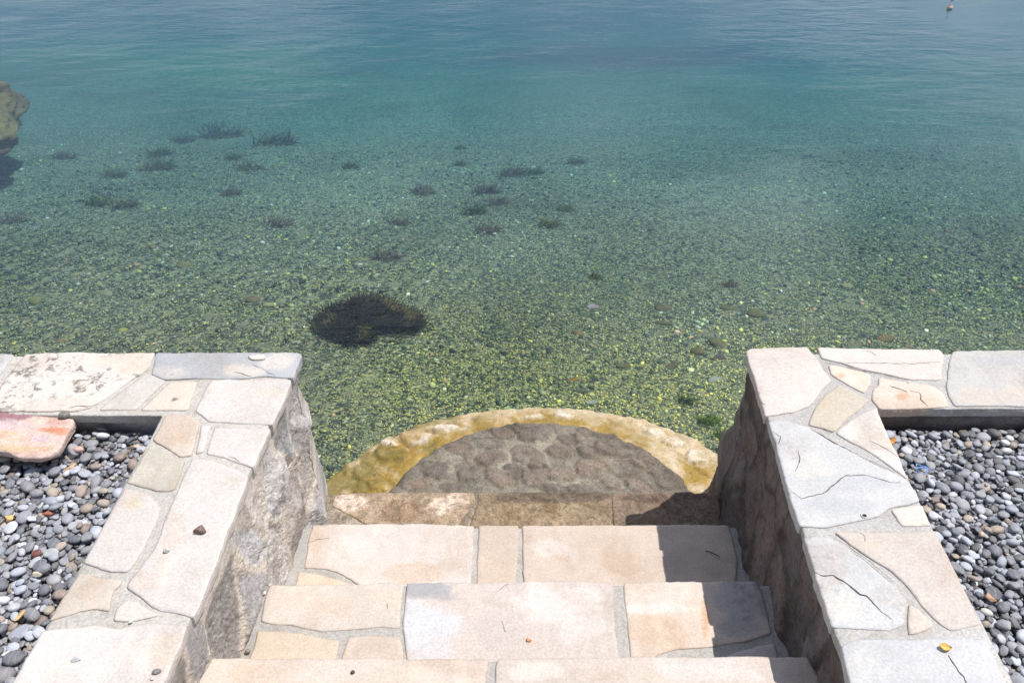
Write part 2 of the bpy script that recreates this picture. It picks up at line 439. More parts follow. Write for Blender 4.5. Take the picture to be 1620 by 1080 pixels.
LC = [
 ('A', [(-110, 558), (-20, 558), (22, 560), (2, 590), (-36, 648), (-150, 648)], PALEG, .35, (), ()),
 ('B', [(40, 559), (110, 557), (180, 558), (245, 557), (238, 578), (222, 592), (190, 612), (165, 631), (140, 645), (120, 650), (30, 650), (-20, 650), (8, 598), (28, 574)], CREAM, .85,
    [(205, 575, 45, 20, (.64, .55, .45, 1.), .8), (90, 640, 70, 10, (.62, .54, .45, 1.), .7)], [([(110, 646), (125, 642), (140, 643), (155, 638)], 2)]),
 ('C', [(246, 558), (360, 557), (470, 557), (478, 561), (464, 597), (420, 595), (370, 599), (310, 598), (258, 600), (240, 591)], GREYST, .15,
    [(440, 575, 40, 16, (.60, .55, .50), .9), (395, 586, 40, 9, (.62, .55, .48), .8), (275, 590, 30, 9, (.55, .5, .45, .6), .6)], [([(372, 588), (385, 592), (398, 595)], 2), ([(400, 576), (420, 586), (436, 594)], 1.6)]),
 ('D', [(231, 589), (261, 602), (215, 647), (155, 648), (190, 620), (207, 607)], (.56, .52, .47), .12, (), ()),
 ('E', [(269, 603), (312, 603), (296, 648), (222, 648)], (.62, .53, .44), .15, [(277, 630, 5, 2.5, (.1, .08, .06), 1.)], ()),
 ('F', [(333, 600), (395, 600), (459, 600), (461, 605), (447, 638), (431, 671), (400, 669), (360, 668), (331, 667), (309, 649), (319, 628)], WHITE, .06, [(420, 620, 25, 10, (.64, .54, .44), .6)], ()),
 ('G', [(262, 656), (298, 655), (315, 668), (310, 695), (303, 719), (284, 722), (262, 707), (241, 695)], (.58, .48, .39), .1, [(285, 690, 18, 16, (.60, .46, .34), .5)], ()),
 ('H', [(319, 672), (333, 672), (321, 714), (308, 717)], WHITE, .02, (), ()),
 ('I', [(338, 675), (380, 676), (428, 677), (415, 708), (400, 738), (380, 731), (350, 722), (327, 717)], WHITE, .04, (), [([(365, 722), (372, 724), (378, 730)], 1.2)]),
 ('J', [(238, 704), (272, 719), (293, 727), (286, 750), (276, 774), (266, 777), (238, 772), (200, 763)], OLIVE, .06, [(220, 745, 25, 25, (.56, .50, .42), .6)], ()),
 ('K', [(304, 724), (336, 728), (372, 742), (394, 753), (380, 789), (350, 867), (322, 940), (306, 976), (280, 970), (256, 964), (240, 957), (201, 927), (205, 918), (244, 868), (262, 820), (291, 751)], WHITE, .03,
    [(275, 835, 18, 30, (.57, .48, .41), .7), (235, 920, 30, 18, (.57, .48, .40), .6), (255, 890, 10, 40, (.58, .49, .41), .5)], ()),
 ('L', [(196, 771), (216, 773), (238, 782), (253, 802), (247, 824), (230, 860), (213, 889), (202, 903), (173, 903), (150, 895), (131, 889), (160, 836)], WHITE, .03, [(212, 795, 14, 12, (.62, .52, .36), .6)], ()),
 ('M', [(126, 904), (156, 912), (192, 917), (188, 925), (178, 932), (174, 947), (172, 966), (150, 962), (122, 966), (98, 974), (77, 981)], (.58, .50, .42), .04, [(145, 935, 20, 20, (.54, .45, .36), .6)], ()),
 ('N', [(200, 947), (213, 950), (232, 961), (251, 973), (211, 982), (178, 981), (184, 960)], (.60, .54, .48), .04, (), ()),
 ('O', [(67, 996), (95, 994), (124, 991), (153, 987), (187, 993), (236, 983), (297, 988), (288, 1015), (258, 1080), (215, 1180), (170, 1300), (-150, 1300), (18, 1080)], WHITE, .02, [(250, 1030, 25, 25, (.63, .53, .42), .5)], ()),
]
for k, px, base, st, bl, cr in LC:
    slab('capstone', px, ZT, .032, base, wl, stain=st, blobs=bl, cracks=cr, step=.012, tilt=(RNG.uniform(-.003, .003), RNG.uniform(-.003, .003)))
# back of both walls, out of the picture
slab('capstone', [(-.725, .50), (-.74, -.9), (-1.03, -.9), (-1.02, .50)], ZT, .032, WHITE, wl, px_space=False, step=.03)
for x in (1.83, 2.45, 3.1): slab('capstone', [(-x, 1.99), (-x - .58, 1.99), (-x - .6, 1.715), (-x + .02, 1.715)], ZT, .032, PALEG if x < 2 else CREAM, wl, px_space=False, step=.03, stain=.3)

# right wall --------------------------------------------------------
wr = empty('stone_wall', (.86, 1.3, 0), 'shaded rubble stone wall right of the steps under cracked grey and beige capstones', 'wall')
rsites = [(1195, 585), (1168, 690), (1214, 713), (1150, 745), (1198, 830), (1232, 775), (1243, 868), (1222, 925), (1267, 966), (1284, 1030), (1259, 1000), (1180, 640), (1146, 800), (1174, 770), (1300, 1090), (1210, 640)]
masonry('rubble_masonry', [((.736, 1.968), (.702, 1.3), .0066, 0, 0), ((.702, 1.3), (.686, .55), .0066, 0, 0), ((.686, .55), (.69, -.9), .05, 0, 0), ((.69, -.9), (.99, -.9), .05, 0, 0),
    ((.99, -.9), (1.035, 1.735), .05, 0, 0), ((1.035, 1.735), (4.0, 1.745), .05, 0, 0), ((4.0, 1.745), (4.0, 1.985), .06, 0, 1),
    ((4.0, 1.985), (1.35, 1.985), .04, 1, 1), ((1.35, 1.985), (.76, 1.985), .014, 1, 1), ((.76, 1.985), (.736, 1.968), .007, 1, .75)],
    (.075, .40), wall_sites(rsites, .70, 1, 9), wr, (.19, .155, .14), 43, (.10, .082, .07))  # shade of this side put into the colour: stone and mortar darker than left
plate('mortar_bed', [(.738, 1.99), (.690, 1.0), (.69, -.9), (.985, -.9), (1.018, 1.30), (1.04, 1.728), (4.0, 1.735), (4.0, 1.99)], ZT - .0044, ZT - .034, (.47, .45, .43), wr, M_MORTAR, step=.014, relief=.0012)
RC = [
 ('1', [(1180, 556), (1188, 551), (1230, 550), (1276, 548), (1290, 563), (1304, 587), (1316, 600), (1297, 618), (1288, 635), (1280, 643), (1253, 652), (1211, 658), (1197, 612)], (.60, .53, .48), .03, [(1235, 575, 30, 14, (.56, .48, .43), .5)], [([(1203, 636), (1212, 641)], 2)]),
 ('2', [(1293, 549), (1380, 551), (1486, 552), (1493, 560), (1489, 580), (1490, 600), (1440, 600), (1400, 591), (1364, 583), (1332, 573), (1300, 566)], (.60, .53, .48), .05, (), [([(1305, 573), (1332, 576), (1364, 585), (1400, 593), (1440, 601)], 2.2), ([(1370, 555), (1380, 557), (1386, 562)], 2), ([(1340, 574), (1380, 574), (1440, 575), (1488, 573)], 1.3)]),
 ('3', [(1311, 576), (1364, 587), (1378, 593), (1377, 608), (1368, 622), (1345, 610), (1315, 591)], (.66, .54, .44), .03, [(1330, 593, 8, 4, (.6, .34, .2), .8)], ()),
 ('4', [(1391, 597), (1432, 602), (1470, 608), (1490, 617), (1504, 643), (1469, 644), (1430, 646), (1392, 647), (1378, 631), (1381, 615), (1389, 609)], (.66, .55, .45), .05, [(1428, 626, 10, 4, (.62, .36, .22), .8)], [([(1408, 611), (1422, 615), (1436, 620)], 2.4), ([(1440, 618), (1455, 622), (1458, 632), (1468, 642)], 2.4)]),
 ('5', [(1507, 555), (1560, 554), (1620, 553), (1700, 553), (1712, 600), (1705, 641), (1620, 642), (1511, 641), (1503, 630), (1497, 612), (1500, 590), (1503, 570)], (.50, .475, .45), .2, [(1600, 570, 60, 9, (.44, .43, .43, .8), .7), (1600, 625, 80, 14, (.56, .48, .40), .7)], ()),
 ('6', [(1328, 607), (1352, 619), (1375, 632), (1350, 655), (1319, 682), (1300, 676), (1279, 671), (1288, 648), (1304, 624)], (.53, .46, .37), .1, [(1305, 640, 12, 16, (.56, .46, .30, .7), .6)], [([(1302, 676), (1312, 682), (1320, 682)], 2)]),
 ('7', [(1386, 644), (1402, 683), (1423, 722), (1436, 757), (1418, 745), (1391, 724), (1356, 703), (1323, 684), (1347, 661)], (.66, .61, .56), .03, [(1375, 700, 40, 12, (.58, .52, .46), .6)], [([(1375, 697), (1400, 708), (1420, 722)], 1.3)]),
 ('8', [(1217, 666), (1243, 663), (1282, 677), (1310, 692), (1337, 707), (1358, 720), (1390, 737), (1417, 750), (1436, 760), (1456, 792), (1440, 797), (1408, 803), (1390, 817), (1340, 827), (1304, 834), (1265, 832), (1249, 783), (1232, 718)], (.54, .53, .525), .2,
    [(1290, 745, 40, 24, (.60, .57, .53), .8), (1330, 765, 80, 14, (.47, .475, .49), .6), (1270, 690, 30, 15, (.58, .58, .58), .6), (1340, 800, 90, 14, (.45, .455, .47), .55), (1400, 720, 30, 14, (.55, .51, .46), .5), (1280, 828, 40, 8, (.62, .6, .57), .6)],
    [([(1283, 679), (1300, 688), (1320, 700), (1338, 708), (1345, 714), (1357, 718)], 3.2), ([(1357, 720), (1395, 737), (1417, 748)], 2), ([(1251, 777), (1268, 788), (1290, 783), (1309, 776), (1322, 764), (1338, 751), (1372, 753), (1388, 757), (1408, 763), (1424, 764)], 2.2), ([(1222, 682), (1235, 690), (1233, 702)], 1.8), ([(1262, 712), (1267, 725), (1258, 745)], 1.8)]),
 ('9', [(1409, 805), (1458, 798), (1474, 831), (1428, 831), (1419, 818)], (.66, .58, .51), .02, (), ()),
 ('10', [(1321, 841), (1400, 841), (1478, 839), (1497, 874), (1530, 941), (1551, 987), (1505, 997), (1489, 987), (1460, 958), (1436, 926), (1416, 907), (1378, 882), (1346, 861)], (.58, .505, .45), .04, [(1375, 860, 35, 15, (.60, .50, .40), .6), (1470, 920, 30, 20, (.55, .47, .42), .5)], [([(1360, 842), (1368, 848), (1370, 857)], 1.2)]),
 ('11', [(1271, 849), (1313, 849), (1336, 862), (1389, 905), (1416, 927), (1434, 950), (1432, 985), (1410, 997), (1360, 994), (1316, 991), (1291, 915)], (.56, .55, .54), .25, [(1370, 920, 45, 40, (.53, .53, .535), .7), (1330, 960, 40, 25, (.60, .56, .50), .7)],
    [([(1288, 904), (1300, 911), (1318, 911), (1332, 918), (1345, 927), (1362, 941), (1372, 943), (1385, 958), (1398, 970), (1409, 979)], 3.4), ([(1320, 850), (1346, 866), (1378, 890), (1412, 917)], 1.6)]),
 ('12', [(1437, 953), (1452, 962), (1478, 987), (1462, 998), (1437, 1004)], (.63, .54, .46), .03, (), ()),
 ('13', [(1331, 1021), (1357, 1010), (1433, 1010), (1504, 1008), (1558, 1009), (1593, 1080), (1650, 1190), (1700, 1300), (1420, 1300), (1385, 1190), (1345, 1080)], (.53, .525, .53), .08, [(1360, 1060, 40, 40, (.57, .55, .52), .6)], [([(1499, 1035), (1507, 1048), (1515, 1062), (1526, 1072), (1532, 1090)], 3)]),
]
RCAP = {}
for k, px, base, st, bl, cr in RC:
    RCAP[k] = slab('capstone', px, ZT, .032, base, wr, stain=st, blobs=bl, cracks=cr, step=.012, tilt=(RNG.uniform(-.003, .003), RNG.uniform(-.003, .003)))
slab('capstone', [(.70, .50), (.70, -.9), (.98, -.9), (1.0, .50)], ZT, .032, PALEG, wr, px_space=False, step=.03)
for x in (1.80, 2.43, 3.08): slab('capstone', [(x, 2.0), (x + .6, 2.0), (x + .58, 1.73), (x + .0, 1.73)], ZT, .032, CREAM if x < 2 else PALEG, wr, px_space=False, step=.03, stain=.1)
# little drain pipe let into the grey capstone
def tube_ring(c, r0, r1, z0, z1, n=20):
    V = []; Fc = []
    prof = [(r0, z0), (r0, z1), (r1, z1), (r1, z0)]
    for k in range(n):
        a = 2 * math.pi * k / n
        for r, z in prof: V.append((c[0] + r * math.cos(a), c[1] + r * math.sin(a), z))
    for k in range(n):
        for j in range(3): Fc.append((k * 4 + j, k * 4 + j + 1, (k + 1) % n * 4 + j + 1, (k + 1) % n * 4 + j))
    return V, Fc
c = bp(1367, 816, ZT); V, Fc = tube_ring(c, .0085, .0055, ZT - .01, ZT + .003)
V += [(c[0] + .0056 * math.cos(a), c[1] + .0056 * math.sin(a), ZT + .0012) for a in np.linspace(0, 2 * math.pi, 20, endpoint=False)]; Fc.append(tuple(range(80, 100)))  # flat dark disc across the mouth; the bore's shade is its colour
ob = build('drain_pipe', V, [tuple(f) for f in Fc], [M_PIPE, M_PIPEIN], wr); ob.data.polygons[-1].material_index = 1

# ------------------------------------------------------------------ the steps
stairs = empty('stone_stairs', (0, 1.4, 0), 'flight of broad pale limestone steps going down between two walls to the water', 'stairs')
DARKW = (.22, .155, .10)
def step_part(z, yf, yb, x0, x1, base, mat):
    return plate('step', [(x0, yf), (x1, yf), (x1, yb), (x0, yb)], z - .0045, -.45, base, stairs, mat, step=.025, relief=.001)
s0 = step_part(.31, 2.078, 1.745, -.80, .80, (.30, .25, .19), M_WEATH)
s1 = step_part(.487, 1.766, 1.39, -.79, .80, (.43, .405, .375), M_MORTAR)
s2 = step_part(.66, 1.408, 1.05, -.80, .79, (.43, .405, .375), M_MORTAR)
s3 = step_part(.84, 1.062, .70, -.80, .79, (.43, .405, .375), M_MORTAR)
s4 = step_part(1.02, .71, -1.2, -.80, .79, (.43, .405, .375), M_MORTAR)
PINK = (.59, .515, .46); PINKW = (.635, .575, .53); TAN = (.575, .50, .435)
def tread(parent, z, px, base, bl=(), cr=(), mat=None, st=.03):
    if mat is M_WEATH: base = tuple(1.15 * v for v in base)
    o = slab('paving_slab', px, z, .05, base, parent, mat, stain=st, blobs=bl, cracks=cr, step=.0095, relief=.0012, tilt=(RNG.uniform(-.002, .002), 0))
    return o
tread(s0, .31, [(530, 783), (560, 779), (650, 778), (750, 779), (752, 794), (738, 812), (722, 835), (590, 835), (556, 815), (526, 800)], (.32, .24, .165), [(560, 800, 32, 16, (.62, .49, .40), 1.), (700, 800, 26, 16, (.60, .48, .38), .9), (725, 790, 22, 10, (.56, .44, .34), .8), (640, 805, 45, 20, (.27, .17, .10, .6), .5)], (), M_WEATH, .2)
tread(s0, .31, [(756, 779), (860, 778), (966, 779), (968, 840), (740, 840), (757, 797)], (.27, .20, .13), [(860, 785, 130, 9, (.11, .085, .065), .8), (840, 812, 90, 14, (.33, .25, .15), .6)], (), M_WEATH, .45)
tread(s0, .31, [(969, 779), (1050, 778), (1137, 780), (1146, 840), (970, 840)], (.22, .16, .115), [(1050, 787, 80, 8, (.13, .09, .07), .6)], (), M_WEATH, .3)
tread(s1, .487, [(494, 829), (600, 828), (700, 829), (750, 831), (748, 880), (745, 920), (743, 945), (600, 945), (557, 919), (541, 908), (516, 898), (482, 897), (488, 855)], PINK, [(560, 862, 60, 26, PINKW, .9), (650, 905, 45, 16, (.56, .42, .31), .6), (500, 850, 12, 24, (.60, .46, .35), .6)], [([(486, 858), (505, 852), (522, 850)], 1.)])
tread(s1, .487, [(472, 904), (505, 907), (532, 915), (556, 923), (560, 948), (460, 948)], (.60, .48, .37))
tread(s1, .487, [(758, 831), (820, 830), (819, 880), (816, 919), (814, 945), (752, 945), (754, 919)], (.565, .455, .36), [(790, 900, 22, 20, (.56, .42, .31), .4)])
tread(s1, .487, [(826, 831), (900, 830), (1025, 830), (1100, 829), (1153, 830), (1160, 855), (1166, 885), (1164, 918), (1170, 945), (829, 945), (829, 919)], (.565, .46, .375), [(870, 870, 40, 22, PINKW, .7), (1000, 880, 60, 30, (.565, .45, .36), .6), (1100, 890, 60, 25, (.50, .40, .34), .6)])
tread(s2, .66, [(426, 924), (500, 924), (638, 922), (635, 960), (632, 991), (600, 992), (564, 994), (510, 998), (461, 988), (412, 983), (418, 950)], TAN, [(610, 945, 26, 22, (.62, .52, .43), .7), (530, 960, 50, 20, (.58, .46, .355), .5)], [([(612, 952), (613, 962)], 1.2)])
tread(s2, .66, [(407, 996), (445, 998), (483, 1003), (537, 1013), (533, 1037), (530, 1062), (385, 1062), (398, 1030)], (.58, .47, .365))
tread(s2, .66, [(551, 1006), (590, 1004), (632, 1005), (637, 1020), (640, 1037), (640, 1062), (538, 1062), (540, 1037)], (.60, .50, .42))
tread(s2, .66, [(643, 922), (700, 921), (760, 921), (830, 919), (900, 918), (972, 920), (970, 950), (972, 994), (979, 1037), (980, 1062), (645, 1062), (640, 1020), (638, 985), (642, 950)], (.58, .495, .44),
      [(683, 934, 44, 13, (.36, .35, .36), .95), (706, 945, 20, 8, (.40, .37, .36), .8), (675, 985, 46, 36, (.57, .57, .575), .95), (690, 1015, 40, 30, (.56, .55, .545), .7), (870, 950, 70, 30, (.67, .60, .56), .9), (920, 980, 45, 40, (.63, .565, .52), .7), (800, 1000, 50, 25, (.53, .46, .42), .5), (740, 950, 30, 20, (.57, .48, .42), .5)],
      [([(794, 982), (797, 990), (800, 999)], 1.4), ([(789, 935), (797, 926), (806, 922)], 1.6)])
tread(s2, .66, [(986, 920), (1050, 919), (1120, 919), (1198, 919), (1210, 950), (1222, 1001), (1180, 1013), (1120, 1023), (1066, 1027), (1036, 1037), (1030, 1062), (999, 1062), (992, 980)], (.60, .49, .40),
      [(1060, 940, 70, 20, (.66, .57, .50), .8), (1060, 962, 65, 8, (.68, .62, .57), .9), (1050, 1000, 45, 25, (.60, .46, .345), .8), (1116, 985, 7, 40, (.60, .36, .19), .8), (1170, 950, 45, 40, (.43, .41, .41, .6), .9), (1165, 990, 35, 18, (.42, .39, .38, .6), .8)])
tread(s2, .66, [(1150, 1038), (1161, 1031), (1202, 1021), (1225, 1017), (1231, 1035), (1238, 1062), (1140, 1062)], (.56, .51, .48))
tread(s3, .84, [(335, 1040), (450, 1041), (600, 1040), (773, 1042), (768, 1080), (755, 1190), (250, 1190), (313, 1080)], (.60, .50, .42), [(400, 1065, 60, 20, (.60, .47, .36), .6), (520, 1062, 60, 20, (.62, .53, .46), .6)])
tread(s3, .84, [(787, 1042), (900, 1039), (1050, 1038), (1278, 1038), (1300, 1082), (1350, 1190), (775, 1190), (782, 1080)], (.59, .50, .43), [(860, 1060, 50, 18, (.66, .58, .50), .9), (960, 1070, 45, 14, (.54, .45, .37), .6), (1120, 1060, 90, 20, (.63, .56, .51), .8)])
slab('paving_slab', [(-.72, .70), (0, .70), (0, -.2), (-.72, -.2)], 1.02, .05, PINK, s4, px_space=False, step=.03)
slab('paving_slab', [(.01, .70), (.69, .70), (.69, -.2), (.01, -.2)], 1.02, .05, PINKW, s4, px_space=False, step=.03)
slab('paving_slab', [(-.72, -.21), (.69, -.21), (.69, -1.2), (-.72, -1.2)], 1.02, .05, PINK, s4, px_space=False, step=.03)

# ------------------------------------------------------------------ half-round landing in the water
hl = empty('half_round_landing', (.12, 2.3, 0), 'half-round cobbled landing with a yellow algae-covered rim at the foot of the steps', 'landing')
def arc(cx, cy, R, a0, a1, n): return [(cx + R * math.cos(a), cy + R * math.sin(a)) for a in np.linspace(a0, a1, n)]
def lumpy(name, poly, z, bottom, bumps, base, parent, mat, step, seed, colfn, hfn=None, amp=1., grow=1.):
    poly = np.array(poly)
    if area2(poly) < 0: poly = poly[::-1]
    edge = resample(poly, .011, .009, seed)
    V2, FC, ov = sheet(edge, step); back = {}
    for i, o in enumerate(ov):
        for k in o:
            if k < len(edge): back[k] = i
    bidx = [back[k] for k in range(len(edge)) if k in back]
    d = bdist(V2, edge); P3 = to3(V2, seed)
    h = .006 * fbm(P3, 8, 4, seed) + .004 * fbm(P3, 30, 3, seed + 1); mask = np.zeros(len(V2)); crev = np.zeros(len(V2)); which = np.full(len(V2), -1)
    wob = .20 * fbm(P3, 20, 4, seed + 4)
    for i, (cx, cy, rx, ry, hh) in enumerate(bumps):
        c = bp(cx, cy, z); ex = abs(bp(cx + rx, cy, z)[0] - c[0]) * grow; ey = abs(bp(cx, cy - ry, z)[1] - c[1]) * grow
        q = np.random.default_rng(i * 7 + seed); an = q.uniform(-.5, .5); pw = q.uniform(2.2, 3.6)
        du, dv = V2[:, 0] - c[0], V2[:, 1] - c[1]; uu = (du * math.cos(an) + dv * math.sin(an)) / ex; vv = (-du * math.sin(an) + dv * math.cos(an)) / ey
        r = (np.abs(uu + .25 * vv) ** pw + np.abs(vv) ** pw) ** (1 / pw) + wob
        w = 1 - sstep(.80, 1.0, r); m = w > mask
        crev = np.maximum(crev, sstep(.90, 1.0, r) * (1 - sstep(1.04, 1.22, r)) * sstep(-.2, .6, np.cos(np.arctan2(dv, du) - q.uniform(-.6, 1.2))))
        tilt = (V2 - c) @ (np.random.default_rng(i + seed).uniform(-.10, .10, 2))
        h = h + amp * w * (hh + tilt) - .004 * sstep(.8, 1.05, r) * (1 - sstep(1.05, 1.4, r))
        which[m] = i; mask = np.maximum(mask, w)
    crev = crev * (1 - mask); h = h - .008 * crev * amp
    h = h - .02 * (1 - np.clip(d / .03, 0, 1)) ** 2
    if hfn is not None: h = h + hfn(V2)
    V = np.column_stack([V2, z + h]); col = colfn(V2, h, mask, which)
    b = V[bidx]; nb = len(b); rings = [list(bidx)]; VV = [V]; CC = [col]; k = len(V)
    for q, a in enumerate((.15, .35, .6, 1.)):
        r = b.copy(); r[:, 2] = b[:, 2] * (1 - a) + bottom * a
        cen = V2.mean(0); dv = r[:, :2] - cen; dv /= np.linalg.norm(dv, axis=1)[:, None]
        r[:, :2] += dv * (.008 + .02 * a + .012 * fbm(r, 14, 3, seed + q))[:, None]
        VV.append(r); CC.append(col[bidx]); rings.append(list(range(k, k + nb))); k += nb
    faces = [f if np.cross(V2[f[1]] - V2[f[0]], V2[f[2]] - V2[f[0]]) > 0 else f[::-1] for f in FC]
    for r0, r1 in zip(rings[:-1], rings[1:]):
        for i in range(nb):
            j = (i + 1) % nb; faces.append((r0[i], r1[i], r1[j], r0[j]))
    return build(name, np.vstack(VV), faces, mat, parent, col=np.vstack(CC))
COB = [(693, 744, 26, 12, .018), (739, 746, 18, 14, .018), (792, 755, 22, 11, .018), (729, 708, 22, 10, .016), (771, 700, 20, 9, .014), (779, 722, 22, 11, .016), (835, 720, 28, 13, .024), (849, 686, 21, 10, .022),
       (921, 687, 10, 11, .016), (902, 694, 14, 10, .014), (938, 710, 23, 10, .022), (888, 712, 19, 10, .020), (971, 707, 26, 11, .018), (845, 754, 18, 13, .024), (886, 748, 20, 9, .018), (941, 737, 28, 13, .020), (986, 739, 22, 12, .018),
       (969, 765, 14, 9, .016), (1032, 722, 28, 13, .022), (925, 773, 24, 7, .012), (880, 771, 20, 7, .012), (660, 766, 22, 8, .014), (716, 770, 20, 6, .012), (1062, 755, 24, 14, .018), (1010, 770, 22, 8, .012), (795, 684, 16, 7, .012), (830, 672, 14, 5, .010), (960, 682, 18, 7, .012), (815, 745, 16, 10, .012), (752, 725, 14, 10, .010), (1005, 700, 16, 9, .014)]
def cob_col(V2, h, mask, which):
    r = np.random.default_rng(3); t = r.uniform(0, 1, len(COB) + 1)
    mort = np.array((.24, .215, .17)); P = to3(V2)
    a = np.array((.25, .195, .155)); b = np.array((.165, .145, .12)); k = t[which][:, None]
    st = a * k + b * (1 - k)
    m = (mask * (1 - .5 * sstep(.3, .7, fbm(P, 16, 3, 5))))[:, None]
    c = mort * (1 + .35 * fbm(P, 7, 4, 8))[:, None] * (1 - m) + st * m
    e = sstep(.55, .66, np.hypot(V2[:, 0] - .12, V2[:, 1] - 2.0))[:, None]          # black band of dried weed along the edge
    c = c * (1 - .45 * e) + np.array((.06, .045, .035)) * .45 * e
    return np.column_stack([c, np.full(len(V2), .62)])
lumpy('cobbled_top', arc(.12, 1.995, .655, -.12, math.pi + .12, 70), .17, .0, COB, None, hl, M_COB, .0072, 71, cob_col, None, .40, 1.2)
RIMB = [(613, 690, 14, 9, .022), (658, 690, 26, 13, .028), (708, 676, 22, 9, .022), (845, 657, 17, 6, .016), (891, 655, 14, 8, .020), (1036, 681, 14, 8, .022), (1066, 696, 18, 10, .026), (1103, 718, 19, 13, .030), (622, 714, 30, 14, .026), (585, 744, 24, 12, .026), (560, 768, 26, 10, .020),
        (780, 660, 36, 9, .016), (600, 768, 20, 10, .02), (1128, 740, 20, 16, .018), (560, 735, 18, 12, .014), (985, 668, 24, 7, .012)]
PALES = {0, 1, 2, 3, 4, 5, 6, 7}
def rim_col(V2, h, mask, which):
    P = to3(V2); pale = np.array((.62, .54, .42)); cream = np.array((.55, .445, .30)); gold = np.array((.36, .235, .055)); olive = np.array((.21, .165, .04))
    px, py, _ = proj(np.column_stack([V2, np.full(len(V2), .03)]))
    f = fbm(P, 6, 4, 4); g = fbm(P, 14, 4, 6)
    R = np.hypot(V2[:, 0] - .12, V2[:, 1] - 2.0)
    left = 1 - sstep(640, 830, px)
    inner = 1 - sstep(.79, .95, R + .05 * g)
    w = np.clip(.34 * left + 1.15 * inner * (.75 + .25 * left + .7 * g) + .32 * f + .35 * left * (1 - sstep(.8, .93, R)), 0, 1)
    w = np.clip(w + .35 * fbm(P, 34, 4, 16) * (.3 + w), 0, 1); c = cream * (1 - w[:, None]) + gold * w[:, None]
    k = np.clip(sstep(.15, .8, g + .5 * left), 0, 1)[:, None] * (.6 * left + .25)[:, None]
    c = c * (1 - k) + olive * k
    pm = np.array([1. if i in PALES else 0. for i in which]) * mask * sstep(-.5, .1, g + .3)
    c = c * (1 - pm[:, None]) + pale * pm[:, None]
    return np.column_stack([c, .75 - .35 * w * (1 - pm)])
rp = arc(.13, 2.0, .935, -.25, math.pi + .25, 80)
rp = [(.13 + (x - .13) * (1 + .14 * abs((x - .13) / .935) ** 1.5), 2.0 + (y - 2.0) * (1 + .14 * abs((x - .13) / .935) ** 1.5)) for x, y in rp]
def rim_h(V2):
    R = np.hypot(V2[:, 0] - .12, V2[:, 1] - 2.0); return .015 - .045 * sstep(.72, .97, R)
lumpy('rim', rp, .035, -.42, RIMB, None, hl, M_WET, .0095, 83, rim_col, rim_h, .62)

# ------------------------------------------------------------------ land
def quad_sheet(name, quads, mat, kind='structure'):
    V = []; Fc = []
    for x0, y0, x1, y1, z in quads:
        o = len(V); V += [(x0, y0, z), (x1, y0, z), (x1, y1, z), (x0, y1, z)]; Fc.append((o, o + 1, o + 2, o + 3))
    return tag(build(name, V, Fc, mat, smooth=False), kind=kind)
ZB = .924
quad_sheet('ground', [(-60, -.9, -.99, 1.74, ZB), (.99, -.9, 60, 1.75, ZB), (-60, -60, 60, -.9, ZB)], M_EARTH)

# ------------------------------------------------------------------ pebbles
def ico(sub):
    bm = bmesh.new(); bmesh.ops.create_icosphere(bm, subdivisions=sub, radius=1)
    V = np.array([v.co[:] for v in bm.verts]); Fc = np.array([[v.index for v in f.verts] for f in bm.faces]); bm.free(); return V, Fc
I1, F1 = ico(1); I2, F2 = ico(2); I3, F3 = ico(3)
PSHAPES = []
for k in range(14):
    s = 100 + k; V = I3.copy()
    p = RNG.uniform(2.0, 2.7); r = (np.sum(np.abs(V) ** p, axis=1)) ** (-1 / p); V = V * r[:, None]
    V = V * (1 + .13 * vnoise(I3 * .9 + k * 5, s) + .06 * vnoise(I3 * 2.1 + k * 3, s + 1))[:, None]
    V[:, 0] *= 1 + .16 * V[:, 1] * RNG.uniform(-1, 1)
    V /= np.abs(V).max(0); PSHAPES.append(V)
PMESH = [mesh_from('pebble', V, F3, M_PEB) for V in PSHAPES]
SHARD = []
for k in range(4):
    V = I3.copy(); q = np.random.default_rng(50 + k)
    for _ in range(9):
        nrm = q.normal(size=3); nrm /= np.linalg.norm(nrm); dcut = q.uniform(.45, .75); over = np.maximum(0, V @ nrm - dcut); V = V - over[:, None] * nrm
    V /= np.abs(V).max(0); SHARD.append(V)
SMESH = [mesh_from('stone_chip', V, F3, M_PEB, smooth=False) for V in SHARD]
TONES = {'dark': [(.105, .108, .118), (.13, .133, .145), (.12, .118, .115)], 'mid': [(.21, .215, .23), (.24, .245, .265), (.20, .20, .205), (.27, .27, .275)],
         'pale': [(.34, .355, .385), (.40, .41, .425), (.32, .34, .375)], 'brown': [(.27, .225, .18), (.33, .285, .225), (.23, .18, .15)]}
def rot_mat(rx, ry, rz): return np.array(Euler((rx, ry, rz)).to_matrix())
